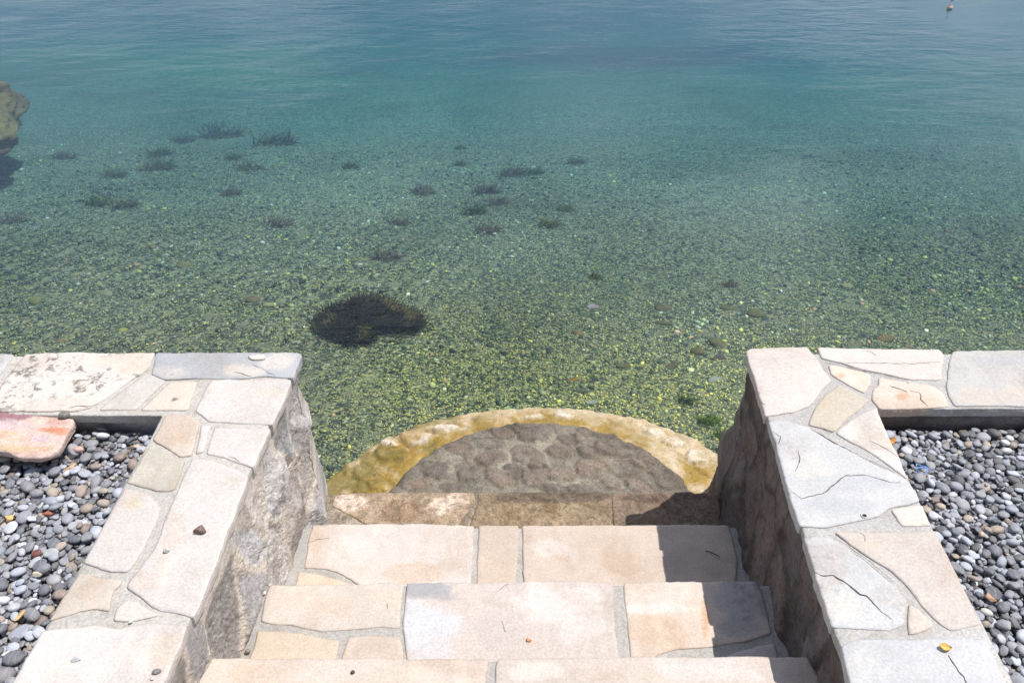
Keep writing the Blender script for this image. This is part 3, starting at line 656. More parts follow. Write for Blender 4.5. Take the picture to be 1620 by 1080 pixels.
def fill_bed(side, x0, x1, y0, y1, zb, n, seed, clear=None, weights=(.24, .42, .24, .10), keep=None):
    """drop pebbles one after another onto a height field; each comes to rest on those below"""
    r = np.random.default_rng(seed); cs = .0035
    nx, ny = int((x1 - x0) / cs), int((y1 - y0) / cs); H = np.full((nx, ny), zb); out = []
    for i in range(n):
        a = float(np.clip(r.lognormal(math.log(.0089), .36), .0040, .023)); b = a * r.uniform(.62, .92); c = a * r.uniform(.30, .54); yaw = r.uniform(0, math.pi); tx, ty = r.normal(0, .20, 2)
        best = None; ca, sa = math.cos(yaw), math.sin(yaw)
        m = int(a / cs) + 1; g = np.arange(-m, m + 1) * cs; GX, GY = np.meshgrid(g, g, indexing='ij')
        u = (GX * ca + GY * sa) / a; v = (-GX * sa + GY * ca) / b; q = u * u + v * v; ins = q < 1; dz = np.where(ins, c * np.sqrt(np.clip(1 - q, 0, 1)), 0); pl = GX * math.tan(ty) - GY * math.tan(tx)
        for t in range(9):
            ix = r.integers(m, nx - m); iy = r.integers(m, ny - m)
            if keep is not None and not keep(x0 + ix * cs, y0 + iy * cs, a, r): continue
            sub = H[ix - m:ix + m + 1, iy - m:iy + m + 1]
            zc = np.max(np.where(ins, sub + dz - pl, -9))
            zc = zc - .28 * c
            if best is None or zc < best[0]: best = (zc, ix, iy)
        if best is None: continue
        zc, ix, iy = best; sub = H[ix - m:ix + m + 1, iy - m:iy + m + 1]
        sub[ins] = np.maximum(sub[ins], (zc + dz + pl)[ins])
        kind = r.choice(['dark', 'mid', 'pale', 'brown'], p=weights); tl = TONES[kind]; base = np.array(tl[r.integers(len(tl))]) * r.uniform(1.0, 1.4) * np.array((1., 1., 1.04))
        out.append(dict(loc=np.array((x0 + ix * cs, y0 + iy * cs, zc)), abc=(a, b, c), rot=(tx, ty, yaw), kind=kind, col=base, shape=int(r.integers(14)), cell=(ix, iy), side=side))
    print('BED', side, np.median(H), np.percentile(H, 90))
    for p in out: p['top'] = p['loc'][2] + p['abc'][2] * .75 > H[p['cell']] - .002
    return out, H, (x0, y0, cs)
def keep_left(x, y, a, r):                     # the bare gritty corner beside the wall
    d = math.hypot((x + 1.06) / .09, (y - 1.585) / .07)
    if d < 1 and r.random() < .90 and a > .009: return False
    return True
PL, HL, GL = fill_bed('left', -1.80, -.982, .55, 1.728, ZB, 11200, 31, keep=keep_left, weights=(.22, .40, .24, .14))
PR, HR, GR = fill_bed('right', 1.00, 1.85, .55, 1.738, ZB, 11600, 33, weights=(.26, .44, .24, .06))
def inframe(p, m=0):
    x, y, f = proj(p['loc']); return -m < x < 1620 + m and -m < y < 1080 + m
# pebbles whose colour or shape the photograph singles out: (px, py, half length m, half width, half height, yaw, colour, mesh set, name, label, category)
SZ = 1.028
ODD = [
 (163, 677, .026, .011, .010, .1, (.66, .66, .69), 'p', 'pebble', 'farther of two touching long white pebbles in the corner of the left bed', 'pebble'),
 (163, 690, .026, .012, .010, -.1, (.58, .59, .63), 'p', 'pebble', 'nearer of two touching long white pebbles in the corner of the left bed', 'pebble'),
 (125, 714, .021, .013, .011, .05, (.50, .33, .30), 'p', 'pebble', 'oval pink pebble just right of the striped sandstone slab', 'pebble'),
 (7, 726, .024, .014, .012, .1, (.58, .52, .40), 'p', 'pebble', 'oval cream pebble in front of the striped sandstone slab at the picture edge', 'pebble'),
 (111, 739, .028, .008, .008, 1.1, (.62, .38, .20), 's', 'stone_chip', 'long orange stone sliver standing out among the grey pebbles of the left bed', 'stone chip'),
 (75, 812, .022, .010, .009, .3, (.36, .12, .06), 's', 'stone_chip', 'rust red stone chip lying on dark pebbles in the left bed', 'stone chip'),
 (13, 818, .016, .014, .010, .8, (.66, .40, .15), 's', 'stone_chip', 'yellow ochre angular chip near the left edge of the left bed', 'stone chip'),
 (58, 876, .016, .015, .013, .5, (.16, .065, .05), 'p', 'pebble', 'round dark red pebble beside a flat round grey one in the left bed', 'pebble'),
 (80, 874, .024, .018, .009, .1, (.36, .38, .385), 'p', 'pebble', 'large flat round light grey pebble next to the dark red one', 'pebble'),
 (215, 706, .020, .012, .006, .2, (.52, .44, .36), 's', 'stone_chip', 'pale flat stone flake lying in the bare grit beside the left wall', 'stone chip'),
 (152, 776, .020, .017, .012, .6, (.30, .30, .315), 'p', 'pebble', 'heart-shaped smooth grey pebble close to the left wall', 'pebble'),
 (33, 972, .022, .006, .006, 1.2, (.62, .37, .16), 's', 'stone_chip', 'thin orange splinter among grey pebbles low in the left bed', 'stone chip'),
 (60, 906, .014, .017, .009, 1.0, (.62, .53, .40), 's', 'stone_chip', 'cream coloured stone chip between grey pebbles below the dark red pebble', 'stone chip'),
 (5, 949, .018, .012, .010, .1, (.66, .66, .66), 'p', 'pebble', 'small bright white pebble at the very left edge of the gravel', 'pebble'),
 (119, 853, .022, .015, .011, .2, (.115, .125, .15), 'p', 'pebble', 'smooth dark blue slate pebble near the wall touching a paler grey one', 'pebble'),
 (138, 852, .020, .016, .010, .3, (.25, .265, .28), 'p', 'pebble', 'smooth blue-grey pebble between the wall and the dark slate pebble', 'pebble'),
 (5, 1068, .034, .026, .018, .4, (.23, .22, .235), 'p', 'pebble', 'biggest grey pebble, in the bottom left corner beside the wall', 'pebble'),
 (10, 1035, .018, .012, .010, .2, (.66, .64, .56), 's', 'stone_chip', 'whitish angular chip just above the biggest grey pebble', 'stone chip'),
 (1565, 944, .022, .011, .009, -.8, (.58, .36, .22), 's', 'stone_chip', 'orange-brown stone chip among the grey pebbles of the right bed', 'stone chip'),
 (1532, 704, .019, .014, .012, .3, (.36, .30, .235), 'p', 'pebble', 'tan pebble high in the right bed near the low wall', 'pebble'),
 (1561, 703, .014, .014, .011, .3, (.44, .37, .27), 'p', 'pebble', 'round honey coloured pebble in the upper right bed', 'pebble'),
 (1488, 801, .016, .012, .010, -.5, (.46, .38, .31), 'p', 'pebble', 'small pinkish beige pebble close to the right wall edge', 'pebble'),
 (1576, 838, .023, .015, .013, 0., (.36, .30, .23), 'p', 'pebble', 'large sandy brown pebble in the middle of the right bed', 'pebble'),
 (1592, 713, .020, .013, .011, .1, (.55, .55, .53), 'p', 'pebble', 'pale grey-white pebble high at the right edge of the right bed', 'pebble'),
 (1560, 968, .018, .011, .010, -.6, (.60, .58, .55), 'p', 'pebble', 'white oval pebble just below the orange-brown chip', 'pebble'),
 (1553, 845, .012, .010, .009, .9, (.50, .42, .30), 'p', 'pebble', 'small sand coloured pebble left of the large sandy brown one', 'pebble'),
]
BED = {'left': (HL, GL), 'right': (HR, GR)}
def bed_h(x, y):
    H, (x0, y0, cs) = BED['left' if x < 0 else 'right']
    ix = int(np.clip((x - x0) / cs, 3, H.shape[0] - 4)); iy = int(np.clip((y - y0) / cs, 3, H.shape[1] - 4))
    return float(np.mean(H[ix - 3:ix + 4, iy - 3:iy + 4]))
def chip(name, mesh, loc, abc, rot, col, label, cat, group=None):
    o = bpy.data.objects.new(name, mesh); COL.objects.link(o); o.location = loc; o.scale = abc; o.rotation_euler = rot; o.color = (*col, 1)
    return tag(o, label, cat, group)
oddp = []
for k, (px, py, a, b, c, yaw, colr, ms, nm, lab, cat) in enumerate(ODD):
    a, b, c = a * .78, b * .78, c * .78; z = .985
    for _ in range(4):
        P = bp(px, py, z); z = bed_h(*P) + c * .45
    oddp.append((P, a))
    chip(nm, PMESH[k % 14] if ms == 'p' else SMESH[k % 4], (*P, z), (a, b, c), (RNG.normal(0, .1), RNG.normal(0, .1), yaw), colr, lab, cat)
allp = []
for p in PL + PR:
    if p['top'] and any(np.hypot(*(p['loc'][:2] - q)) < .55 * (p['abc'][0] + a) for q, a in oddp): continue     # make room for the singled-out stones
    if p['loc'][0] < -1.27 and 1.54 < p['loc'][1] < 1.76 and p['loc'][2] + p['abc'][2] > SZ - .030:          # nothing pokes up through the sandstone slab
        sx, sy, _ = proj((p['loc'][0], p['loc'][1], SZ))
        if sx < 128 and sy < 730 - max(0, sx - 60) * .3: continue
    allp.append(p)
def psize(p):
    x, y, f = proj(p['loc']); return math.sqrt(p['abc'][0] * p['abc'][1]) / f
def clear_of_wall(p):
    x = abs(p['loc'][0])
    return True
cand = [p for p in allp if p['top'] and inframe(p, -4)]
cand.sort(key=lambda p: -psize(p)); single = cand[:300 - len(ODD)]; sid = {id(p) for p in single}
WORD = {'dark': 'dark slate-grey', 'mid': 'mid grey', 'pale': 'pale bluish grey', 'brown': 'brownish'}
for p in single:
    lab = '%s smooth beach pebble among many others in the %s gravel bed' % (WORD[p['kind']], p['side'])
    o = chip('pebble', PMESH[p['shape']], p['loc'], p['abc'], p['rot'], p['col'], lab, 'pebble', '%s pebbles in the %s bed' % (WORD[p['kind']], p['side']))
VS = []; CS = []; FS = []; o = 0
for p in allp:
    if id(p) in sid: continue
    R = rot_mat(*p['rot']); V, Fc = (PSHAPES[p['shape']], F3) if (p['top'] and inframe(p, 30)) else (I2, F2)
    V = (V * np.array(p['abc'])) @ R.T + p['loc']; VS.append(V); FS.append(Fc + o); o += len(V); CS.append(np.tile(np.array([*p['col'], 1]), (len(V), 1)))
# fine grit between them
for _ in range(2600):
    left = RNG.random() < .6
    if left and RNG.random() < .45: x, y = -1.06 + RNG.normal(0, .06), 1.585 + RNG.normal(0, .06)
    else: x = RNG.uniform(-1.55, -.99) if left else RNG.uniform(1.01, 1.6); y = RNG.uniform(.8, 1.72)
    if (left and (x > -.992 or y > 1.70)): continue
    a = RNG.uniform(.0018, .0055); V = I1 * np.array((a, a * RNG.uniform(.6, 1), a * .6)) @ rot_mat(*RNG.uniform(0, 3, 3)).T + np.array((x, y, max(ZB, bed_h(x, y) - .010) + a * .4))
    VS.append(V); FS.append(F1 + o); o += len(V); c = np.array((.30, .24, .17)) * RNG.uniform(.5, 1.6); CS.append(np.tile(np.array([*c, 1]), (len(V), 1)))
tag(build('gravel', np.vstack(VS), np.vstack(FS), M_PEBS, col=np.vstack(CS)), 'smooth grey beach gravel filling the two beds behind the low walls', 'gravel', kind='stuff')

# striped sandstone slab lying on the gravel
fs = slab('flagstone', [(-95, 648), (0, 651), (68, 657), (115, 662), (117, 669), (104, 687), (99, 699), (89, 711), (61, 719), (28, 718), (0, 711), (-90, 708)], SZ, .028, (.60, .46, .40), None, M_SAND, step=.007, relief=.004, jit=.004, arris=.004, tilt=(0, .08),
     blobs=[(10, 658, 75, 8.5, (.34, .185, .20), 1.), (90, 668, 26, 6, (.52, .30, .26), .8), (20, 672, 40, 7, (.60, .47, .47), .8), (78, 679, 26, 6, (.55, .22, .12), .9), (92, 684, 12, 4, (.58, .27, .15), .8), (0, 686, 60, 5, (.60, .40, .25), .7), (62, 694, 20, 7, (.56, .43, .46), .8), (45, 709, 65, 6, (.60, .45, .29), 1.), (0, 707, 40, 6, (.60, .45, .31), .9), (30, 696, 26, 4, (.62, .45, .30), .7)])
tag(fs, 'flat broken sandstone slab banded purple, cream and orange lying on the left gravel', 'stone slab')
p = bp(103, 660, SZ); chip('pebble', PMESH[3], (*p, SZ + .009), (.016, .011, .009), (0, 0, .2), (.17, .165, .15), 'dark grey pebble resting on top of the striped sandstone slab', 'pebble')

# small loose things on walls and steps
def loose(px, py, z, abc, yaw, col, label, mesh=None, name='stone_chip', cat='stone chip'):
    p = bp(px, py, z + abc[2] * .5); return chip(name, mesh or SMESH[0], (*p, z + abc[2] * .72), abc, (.1, .1, yaw), col, label, cat)
loose(316, 839, ZT, (.016, .012, .010), .4, (.16, .10, .085), 'dark brown angular stone chip on the long white capstone of the left wall', SMESH[1])
loose(262, 872, ZT, (.009, .006, .005), .2, (.26, .29, .28), 'small grey-green chip on the long white capstone below the brown chip', SMESH[2])
loose(121, 1043, ZT, (.011, .006, .005), .3, (.50, .50, .50), 'small pale grey chip on the big front capstone of the left wall', SMESH[3])
loose(248, 1062, ZT, (.0095, .006, .004), .3, (.17, .165, .16), 'small flat dark grey pebble on the big front capstone near the steps', PMESH[2], 'pebble', 'pebble')
loose(240, 1073, ZT, (.006, .004, .003), 2.7, (.64, .62, .58), 'tiny white chip just below the flat dark grey pebble', SMESH[0])
loose(207, 983, ZT, (.005, .003, .003), .6, (.66, .65, .62), 'tiny white shell fragment in the mortar joint above the big front capstone', PMESH[5], 'shell_fragment', 'shell')
loose(836, 1012, .66, (.010, .006, .005), -.2, (.52, .24, .11), 'small orange-brown stone chip on the wide middle slab of the steps', SMESH[2])
loose(418, 938, .66, (.006, .005, .005), .6, (.68, .66, .63), 'tiny white pebble against the foot of the left wall on the steps', PMESH[6], 'pebble', 'pebble')
loose(392, 1030, .66, (.007, .006, .006), .4, (.22, .19, .17), 'tiny grey pebble in the corner between left wall and steps', PMESH[7], 'pebble', 'pebble')
loose(558, 1063, .84, (.0052, .0045, .0045), .4, (.06, .05, .05), 'tiny round black pebble on the nearest step', PMESH[8], 'pebble', 'pebble')
loose(1438, 604, ZT, (.006, .004, .004), .4, (.62, .62, .62), 'tiny pale chip in the joint of the right low wall', SMESH[3])
fl = slab('stone_flake', [(392, 561), (418, 560), (420, 566), (405, 568), (395, 567)], ZT + .006, .006, (.64, .57, .50), None, step=.006, relief=.001, jit=.0015)
tag(fl, 'thin pale stone flake lying on the grey corner capstone of the left wall', 'stone flake')
# leaf, yellow leaf, twig, plastic string
def leaf(name, c, z, L, W, yaw, mat, label, curl=.35, cat='leaf'):
    V = []; Fc = []; n = 9
    for i in range(n):
        t = i / (n - 1); w = W * (math.sin(math.pi * min(1, t * .96 + .02)) ** .75)
        for j, s in enumerate((-1, -.5, 0, .5, 1)):
            zz = curl * W * (s * s) + .25 * L * (t - .5) ** 2 + .0012 * math.sin(9 * t + s * 4)
            V.append(((t - .5) * L, s * w, zz))
    for i in range(n - 1):
        for j in range(4): Fc.append((i * 5 + j, (i + 1) * 5 + j, (i + 1) * 5 + j + 1, i * 5 + j + 1))
    V = np.array(V); top = V.copy(); bot = V.copy(); bot[:, 2] -= .0007; m = len(V)
    Fc = Fc + [tuple(reversed([q + m for q in f])) for f in Fc]
    R = rot_mat(.05, 0, yaw); W_ = np.vstack([top, bot]) @ R.T + np.array((*c, z))
    o = build(name, W_, Fc, mat, origin=(*c, z)); return tag(o, label, cat)
p = bp(1411, 684, .99); leaf('dry_leaf', p, bed_h(*p) + .004, .055, .016, .9, M_LEAF, 'curled orange dry leaf on the gravel in the corner of the right wall')
p = bp(1494, 1026, ZT); leaf('dry_leaf', p, ZT + .0045, .024, .0085, -.25, M_YELLOW, 'small yellow leaf lying on the front grey capstone of the right wall', .5)
def tube(name, pts, r, mat, label, cat, n=7):
    pts = np.array(pts); T = np.gradient(pts, axis=0); T /= np.linalg.norm(T, axis=1)[:, None]; V = []; Fc = []
    for i, (p, t) in enumerate(zip(pts, T)):
        a = np.cross(t, (0, 0, 1.)) + np.array((1e-4, 0, 0)); a /= np.linalg.norm(a); b = np.cross(t, a); rr = r if 0 < i < len(pts) - 1 else r * .5
        for k in range(n): an = 2 * math.pi * k / n; V.append(p + rr * (a * math.cos(an) + b * math.sin(an)))
    for i in range(len(pts) - 1):
        for k in range(n): Fc.append((i * n + k, i * n + (k + 1) % n, (i + 1) * n + (k + 1) % n, (i + 1) * n + k))
    Fc += [tuple(range(n - 1, -1, -1)), tuple(range((len(pts) - 1) * n, len(pts) * n))]
    o = build(name, V, Fc, mat, origin=tuple(pts[len(pts) // 2])); return tag(o, label, cat)
p0, p1 = bp(1116, 871, .492), bp(1139, 882, .492)
tube('twig', [(*(p0 + (p1 - p0) * t + np.array((0, .004 * math.sin(3 * t)))), .4925 + .003 * t) for t in np.linspace(0, 1, 8)], .0016, M_TWIG, 'short dark twig lying in the shade on the lower pale step', 'twig')
c = bp(1464, 738, .99); zc = bed_h(*c) + .004
tube('plastic_string', [(c[0] + .020 * math.cos(t) * (1 - .05 * t), c[1] + .014 * math.sin(t) + .002 * t, zc + .006 + .003 * math.sin(2.3 * t)) for t in np.linspace(0, 9.5, 44)], .0017, M_BLUE, 'tangle of light blue plastic string on the right gravel', 'string')

# ------------------------------------------------------------------ sea bed
def bed_z(x, y):
    x = np.asarray(x, float); y = np.asarray(y, float)
    d = np.interp(y, [1.5, 2.8, 3.6, 4.6, 6.0, 8.0, 11, 16, 30, 80, 160], [.17, .22, .34, .50, .72, 1.1, 1.7, 2.6, 5., 10., 15.])
    P = np.column_stack([x.ravel(), y.ravel(), np.zeros(x.size)])
    n = fbm(P, .55, 3, 60).reshape(x.shape)
    rp = np.sin((x * .95 - y * .36) * 40 + 2.4 * n) * (1 - sstep(-1.2, -.3, x - .2 * (y - 4.2))) * sstep(2.4, 3.0, y) * (1 - sstep(5.0, 7.0, y)) * (.6 + .5 * n)  # added gravel ripples, shaped to stand in for diagonal caustic streaks
    return -d - n * .035 * np.clip(y - 2.4, 0, 4) / 2 * .5 + .016 * rp
def bp_bed(px, py):
    z = -.3
    for _ in range(12): p = bp(px, py, z); z = float(bed_z(np.array([p[0]]), np.array([p[1]]))[0])
    return np.array((*p, z))
def seabed_mat():
    m, nt, n, l = newmat('seabed_gravel')
    P = n.new('ShaderNodeNewGeometry').outputs['Position']
    v = n.new('ShaderNodeTexVoronoi'); v.inputs['Scale'].default_value = 64; v.inputs['Randomness'].default_value = 1; l.new(P, v.inputs['Vector'])
    cr = n.new('ShaderNodeValToRGB'); e = cr.color_ramp
    sep = n.new('ShaderNodeSeparateColor'); l.new(v.outputs['Color'], sep.inputs[0])
    pal = [(0, (.025, .036, .034)), (.3, (.06, .08, .064)), (.5, (.11, .14, .10)), (.72, (.20, .22, .12)), (.88, (.30, .30, .13)), (1, (.38, .38, .27))]
    e.elements[0].position = 0; e.elements[0].color = (*pal[0][1], 1); e.elements[1].position = 1; e.elements[1].color = (*pal[-1][1], 1)
    for p, c in pal[1:-1]:
        q = e.elements.new(p); q.color = (*c, 1)
    l.new(sep.outputs[0], cr.inputs[0])
    v2 = n.new('ShaderNodeTexVoronoi'); v2.inputs['Scale'].default_value = 14; l.new(P, v2.inputs['Vector'])
    s2 = n.new('ShaderNodeSeparateColor'); l.new(v2.outputs['Color'], s2.inputs[0])
    c = mixc(n, l, ramp(n, l, s2.outputs[1], .84, .88, 0, .6), cr.outputs[0], (.22, .23, .15))
    big = noise(n, l, P, .33, 4, .6, .8)
    at = N(n, 'ShaderNodeAttribute', attribute_name='col')
    c = mixc(n, l, 1., c, at.outputs['Color'], 'MULTIPLY')
    c = mixc(n, l, ramp(n, l, big, .50, .66, 0, .55), c, (.55, .62, .55), 'MULTIPLY')
    p = n.new('ShaderNodeBsdfPrincipled'); l.new(c, p.inputs['Base Color']); p.inputs['Roughness'].default_value = .9; p.inputs['Specular IOR Level'].default_value = .1
    h = math_(n, l, 'SUBTRACT', 1., v.outputs['Distance'])
    nb = bump(n, l, h, .8, .015); l.new(nb, p.inputs['Normal'])
    o = n.new('ShaderNodeOutputMaterial'); l.new(p.outputs[0], o.inputs[0]); return m
xs = np.concatenate([np.linspace(-70, -12, 20)[:-1], np.linspace(-12, 12, 161), np.linspace(12, 70, 20)[1:]])
ys = np.concatenate([np.linspace(1.6, 14, 105), np.linspace(14, 40, 40)[1:], np.linspace(40, 150, 20)[1:]])
GX, GY = np.meshgrid(xs, ys, indexing='ij'); GZ = bed_z(GX, GY); nxx, nyy = GX.shape
idx = np.arange(nxx * nyy).reshape(nxx, nyy); Fq = np.column_stack([idx[:-1, :-1].ravel(), idx[1:, :-1].ravel(), idx[1:, 1:].ravel(), idx[:-1, 1:].ravel()])
BV = np.column_stack([GX.ravel(), GY.ravel(), GZ.ravel()])
# broad patches of the bottom: sand (light), eel-grass meadows (dark)  (px, py, rx, ry in the picture plane of the survey, tone)
bcol = np.ones((len(BV), 3)) * (1 + sstep(4, 8, BV[:, 1])[:, None] * np.array((.15, .30, .60)))  # far bottom bluer and brighter: the water's blue cast put into its colour
bx, by, bf = proj(BV); wb = fbm(BV * np.array([1, 1, 0]), .6, 4, 77)
for cx, cy, rx, ry, t, s in [(230, 95, 330, 45, (1.7, 1.7, 1.2), .8), (640, 60, 200, 30, (1.35, 1.45, 1.2), .6), (1000, 92, 230, 26, (.22, .22, .26), .95), (900, 40, 120, 14, (.35, .36, .4), .9), (430, 15, 260, 16, (.3, .33, .4), .9), (1250, 130, 200, 20, (1.4, 1.45, 1.4), .6), (640, 130, 160, 26, (1.35, 1.4, 1.3), .6), (90, 120, 160, 22, (.6, .65, .7), .7), (1330, 55, 180, 10, (.7, .75, .7), .6), (1150, 260, 160, 26, (.75, .8, .8), .6), (1480, 330, 260, 60, (.72, .8, .85), .6), (560, 200, 250, 40, (1.25, 1.3, 1.3), .5), (230, 300, 200, 60, (.8, .85, .8), .5), (640, 480, 200, 60, (1.25, 1.25, 1.05), .5), (900, 620, 450, 60, (1.35, 1.3, 1.0), .7)]:
    rr = np.sqrt(((bx - cx) / rx) ** 2 + ((by - cy) / ry) ** 2) + .35 * wb; w = np.where(bf > 0, s * (1 - sstep(.5, 1.15, rr)), 0)
    bcol = bcol * (1 - w[:, None] + w[:, None] * np.array(t))
M_BED = seabed_mat()
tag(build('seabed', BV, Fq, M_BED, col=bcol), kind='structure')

def bed_stone_mat():
    m, nt, n, l = newmat('underwater_stone')
    P = n.new('ShaderNodeNewGeometry').outputs['Position']
    at = N(n, 'ShaderNodeAttribute', attribute_name='col'); f = noise(n, l, P, 130, 3, .65)
    g = ramp(n, l, f, .25, .75, .65, 1.35); gc = n.new('ShaderNodeCombineColor')
    for k in range(3): l.new(g, gc.inputs[k])
    c = mixc(n, l, 1., at.outputs['Color'], gc.outputs[0], 'MULTIPLY')
    p = n.new('ShaderNodeBsdfPrincipled'); l.new(c, p.inputs['Base Color']); p.inputs['Roughness'].default_value = .85; p.inputs['Specular IOR Level'].default_value = .15
    o = n.new('ShaderNodeOutputMaterial'); l.new(p.outputs[0], o.inputs[0]); return m
M_BSTONE = bed_stone_mat()
BPAL = np.array([(.024, .036, .034), (.045, .062, .054), (.075, .095, .075), (.115, .14, .085), (.18, .205, .10), (.27, .27, .075), (.31, .31, .10), (.24, .27, .17), (.40, .40, .31), (.26, .17, .10)])
OCT = np.array([(1, 0, .1), (.25, .95, -.1), (-.85, .5, .1), (-.75, -.65, -.1), (.3, -.95, .1), (0, .1, 1), (.1, 0, -1)]); OCF = np.array([(i, (i + 1) % 5, 5) for i in range(5)] + [((i + 1) % 5, i, 6) for i in range(5)])
def gravel_field(n, ylo, yhi, smin, smax, seed, I1=OCT, F1=OCF):
    r = np.random.default_rng(seed)
    y = ylo + (yhi - ylo) * r.random(n) ** 1.55; half = .75 * y / math.cos(.5) * .62 + 1.3; x = r.uniform(-1, 1, n) * half
    # not under the walls or the landing
    ok = ~((np.abs(x) > .62) & (y < 2.55)) & ~(np.hypot(x - .13, y - 2.0) < .86) & (y > 2.0)
    x, y = x[ok], y[ok]; n = len(x)
    a = np.exp(r.uniform(math.log(smin), math.log(smax), n)) * (1 + .35 * fbm(np.column_stack([x, y, 0 * x]), .8, 3, 31)).clip(.6, 1.6); b = a * r.uniform(.6, .95, n); c = a * r.uniform(.35, .6, n)
    yaw = r.uniform(0, 6.3, n); ti = r.normal(0, .3, n)
    z = bed_z(x, y) + c * .25
    near = 1 - sstep(2.7, 5.2, y + .7 * fbm(np.column_stack([x, y, 0 * x]), .9, 3, 4))
    pr0 = np.array([.16, .18, .17, .15, .13, .08, .04, .06, .02, .02]); pr1 = np.array([.14, .15, .12, .13, .15, .16, .10, .01, .005, .01]) if smax < .012 else np.array([.15, .2, .2, .2, .15, .03, .01, .04, .0, .02])
    u = r.random(n); cum0 = np.cumsum(pr0) / pr0.sum(); cum1 = np.cumsum(pr1) / pr1.sum()
    k0 = np.searchsorted(cum0, u); k1 = np.searchsorted(cum1, u); kk = np.where(r.random(n) < near, k1, k0).clip(0, 9)
    col = BPAL[kk] * r.uniform(.9, 1.75, n)[:, None]
    pch = fbm(np.column_stack([x, y, 0 * x]), .7, 4, 9); col *= (1 + .55 * pch)[:, None].clip(.45, 1.7)
    col = col * (1 + near[:, None] * np.array((.55, .45, .15)) + (1 - near[:, None]) * np.array((.10, .18, .38)))  # near yellower; far stones carry the water's blue cast in their colour
    cy, sy = np.cos(yaw), np.sin(yaw); ct, st = np.cos(ti), np.sin(ti)
    B = I1[None] * (1 + .22 * r.uniform(-1, 1, (n, len(I1), 1)))
    X = B[..., 0] * a[:, None]; Y = B[..., 1] * b[:, None]; Z = B[..., 2] * c[:, None]
    Y2 = Y * ct[:, None] - Z * st[:, None]; Z2 = Y * st[:, None] + Z * ct[:, None]
    V = np.stack([X * cy[:, None] - Y2 * sy[:, None] + x[:, None], X * sy[:, None] + Y2 * cy[:, None] + y[:, None], Z2 + z[:, None]], -1).reshape(-1, 3)
    Fc = (F1[None] + (np.arange(n) * len(I1))[:, None, None]).reshape(-1, 3)
    return V, Fc, np.repeat(col, len(I1), 0)
A = gravel_field(250000, 2.0, 11., .0034, .0098, 5); B = gravel_field(7000, 2.2, 10., .010, .024, 6, I1, F1)
V = np.vstack([A[0], B[0]]); Fc = np.vstack([A[1], B[1] + len(A[0])]); Cc = np.vstack([A[2], B[2]])
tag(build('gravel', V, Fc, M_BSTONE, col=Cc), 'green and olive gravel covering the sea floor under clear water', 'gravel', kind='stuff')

# larger stones one can tell apart on the bottom
UST = [(908, 601, .05, .018, (.34, .20, .06), 'long orange-brown stone on the seabed just beyond the half-round landing'), (936, 603, .035, .014, (.26, .19, .08), 'ochre stone touching the orange-brown one on the seabed'),
 (938, 487, .050, .04, (.46, .40, .42), 'pinkish white stone on the seabed in open water beyond the landing'), (1137, 566, .05, .03, (.17, .13, .14), 'dull purple stone on the seabed near the corner of the right wall'),
 (1130, 601, .05, .03, (.42, .46, .38), 'pale green-white flat stone on the seabed near the right wall, the farther of two'), (1143, 613, .04, .022, (.36, .38, .24), 'pale yellowish flat stone on the seabed close to the right wall, the nearer of two'),
 (1135, 545, .07, .05, (.21, .20, .09), 'broad olive stone on the seabed just left of the right wall corner'), (1050, 488, .075, .05, (.20, .19, .10), 'large olive brown cobble beyond the landing on the right'),
 (1050, 512, .07, .035, (.19, .19, .09), 'long olive cobble just nearer than the large olive brown one'), (915, 527, .055, .035, (.30, .24, .12), 'tan stone on the seabed right of the dark seaweed clump'),
 (921, 619, .05, .026, (.16, .19, .13), 'grey-green flat stone close beyond the landing rim'), (936, 637, .045, .022, (.40, .44, .38), 'pale green stone touching the landing rim'),
 (987, 580, .055, .035, (.19, .19, .09), 'olive stone right of the orange-brown pair'), (1060, 580, .075, .03, (.20, .19, .10), 'long flat olive stone beyond the landing on the right'), (1104, 557, .05, .05, (.22, .21, .09), 'roundish olive stone left of the dull purple one'),
 (1195, 497, .08, .06, (.20, .20, .09), 'big olive cobble beyond the right wall corner'), (1235, 472, .06, .04, (.30, .31, .17), 'yellowish stone beyond the right low wall'), (1150, 488, .06, .04, (.21, .21, .10), 'olive brown cobble left of the big olive cobble beyond the right wall'),
 (1400, 537, .07, .05, (.30, .24, .12), 'tan stone on the seabed just beyond the right low wall'), (1340, 453, .055, .04, (.40, .40, .22), 'bright yellowish stone in the water beyond the right low wall'), (1258, 310, .06, .045, (.30, .32, .28), 'pale stone far out on the right of the seabed'),
 (57, 476, .06, .045, (.30, .31, .13), 'yellow-green stone beyond the left low wall'), (218, 521, .065, .045, (.26, .28, .19), 'grey-green stone just beyond the left low wall'), (195, 523, .035, .03, (.42, .42, .12), 'small yellow stone beside a grey-green one beyond the left wall'),
 (168, 466, .07, .045, (.32, .34, .22), 'pale grey-green stone in the water left of the seaweed clump'), (293, 420, .08, .05, (.27, .28, .14), 'large pale olive stone beyond the left low wall'), (118, 437, .05, .04, (.42, .40, .22), 'sand coloured stone far left in the shallows'), (400, 474, .07, .04, (.22, .19, .10), 'brown cobble in the water left of the seaweed clump'),
 (425, 483, .045, .035, (.42, .42, .20), 'pale yellow stone left of the seaweed clump'), (100, 540, .05, .04, (.30, .26, .12), 'tan stone at the foot of the left low wall'), (438, 264, .065, .045, (.30, .30, .17), 'pale yellowish stone far out in the middle left of the water'), (319, 228, .08, .06, (.22, .25, .19), 'large pale green stone far out on the left'), (570, 516, .0, .0, (0, 0, 0), '')]
UM = []
for k in range(6):
    q = np.random.default_rng(70 + k); V = I3 * (1 + .18 * vnoise(I3 * 1.1 + k * 7, k) + .07 * vnoise(I3 * 2.6 + k, k + 1))[:, None]; UM.append(V)
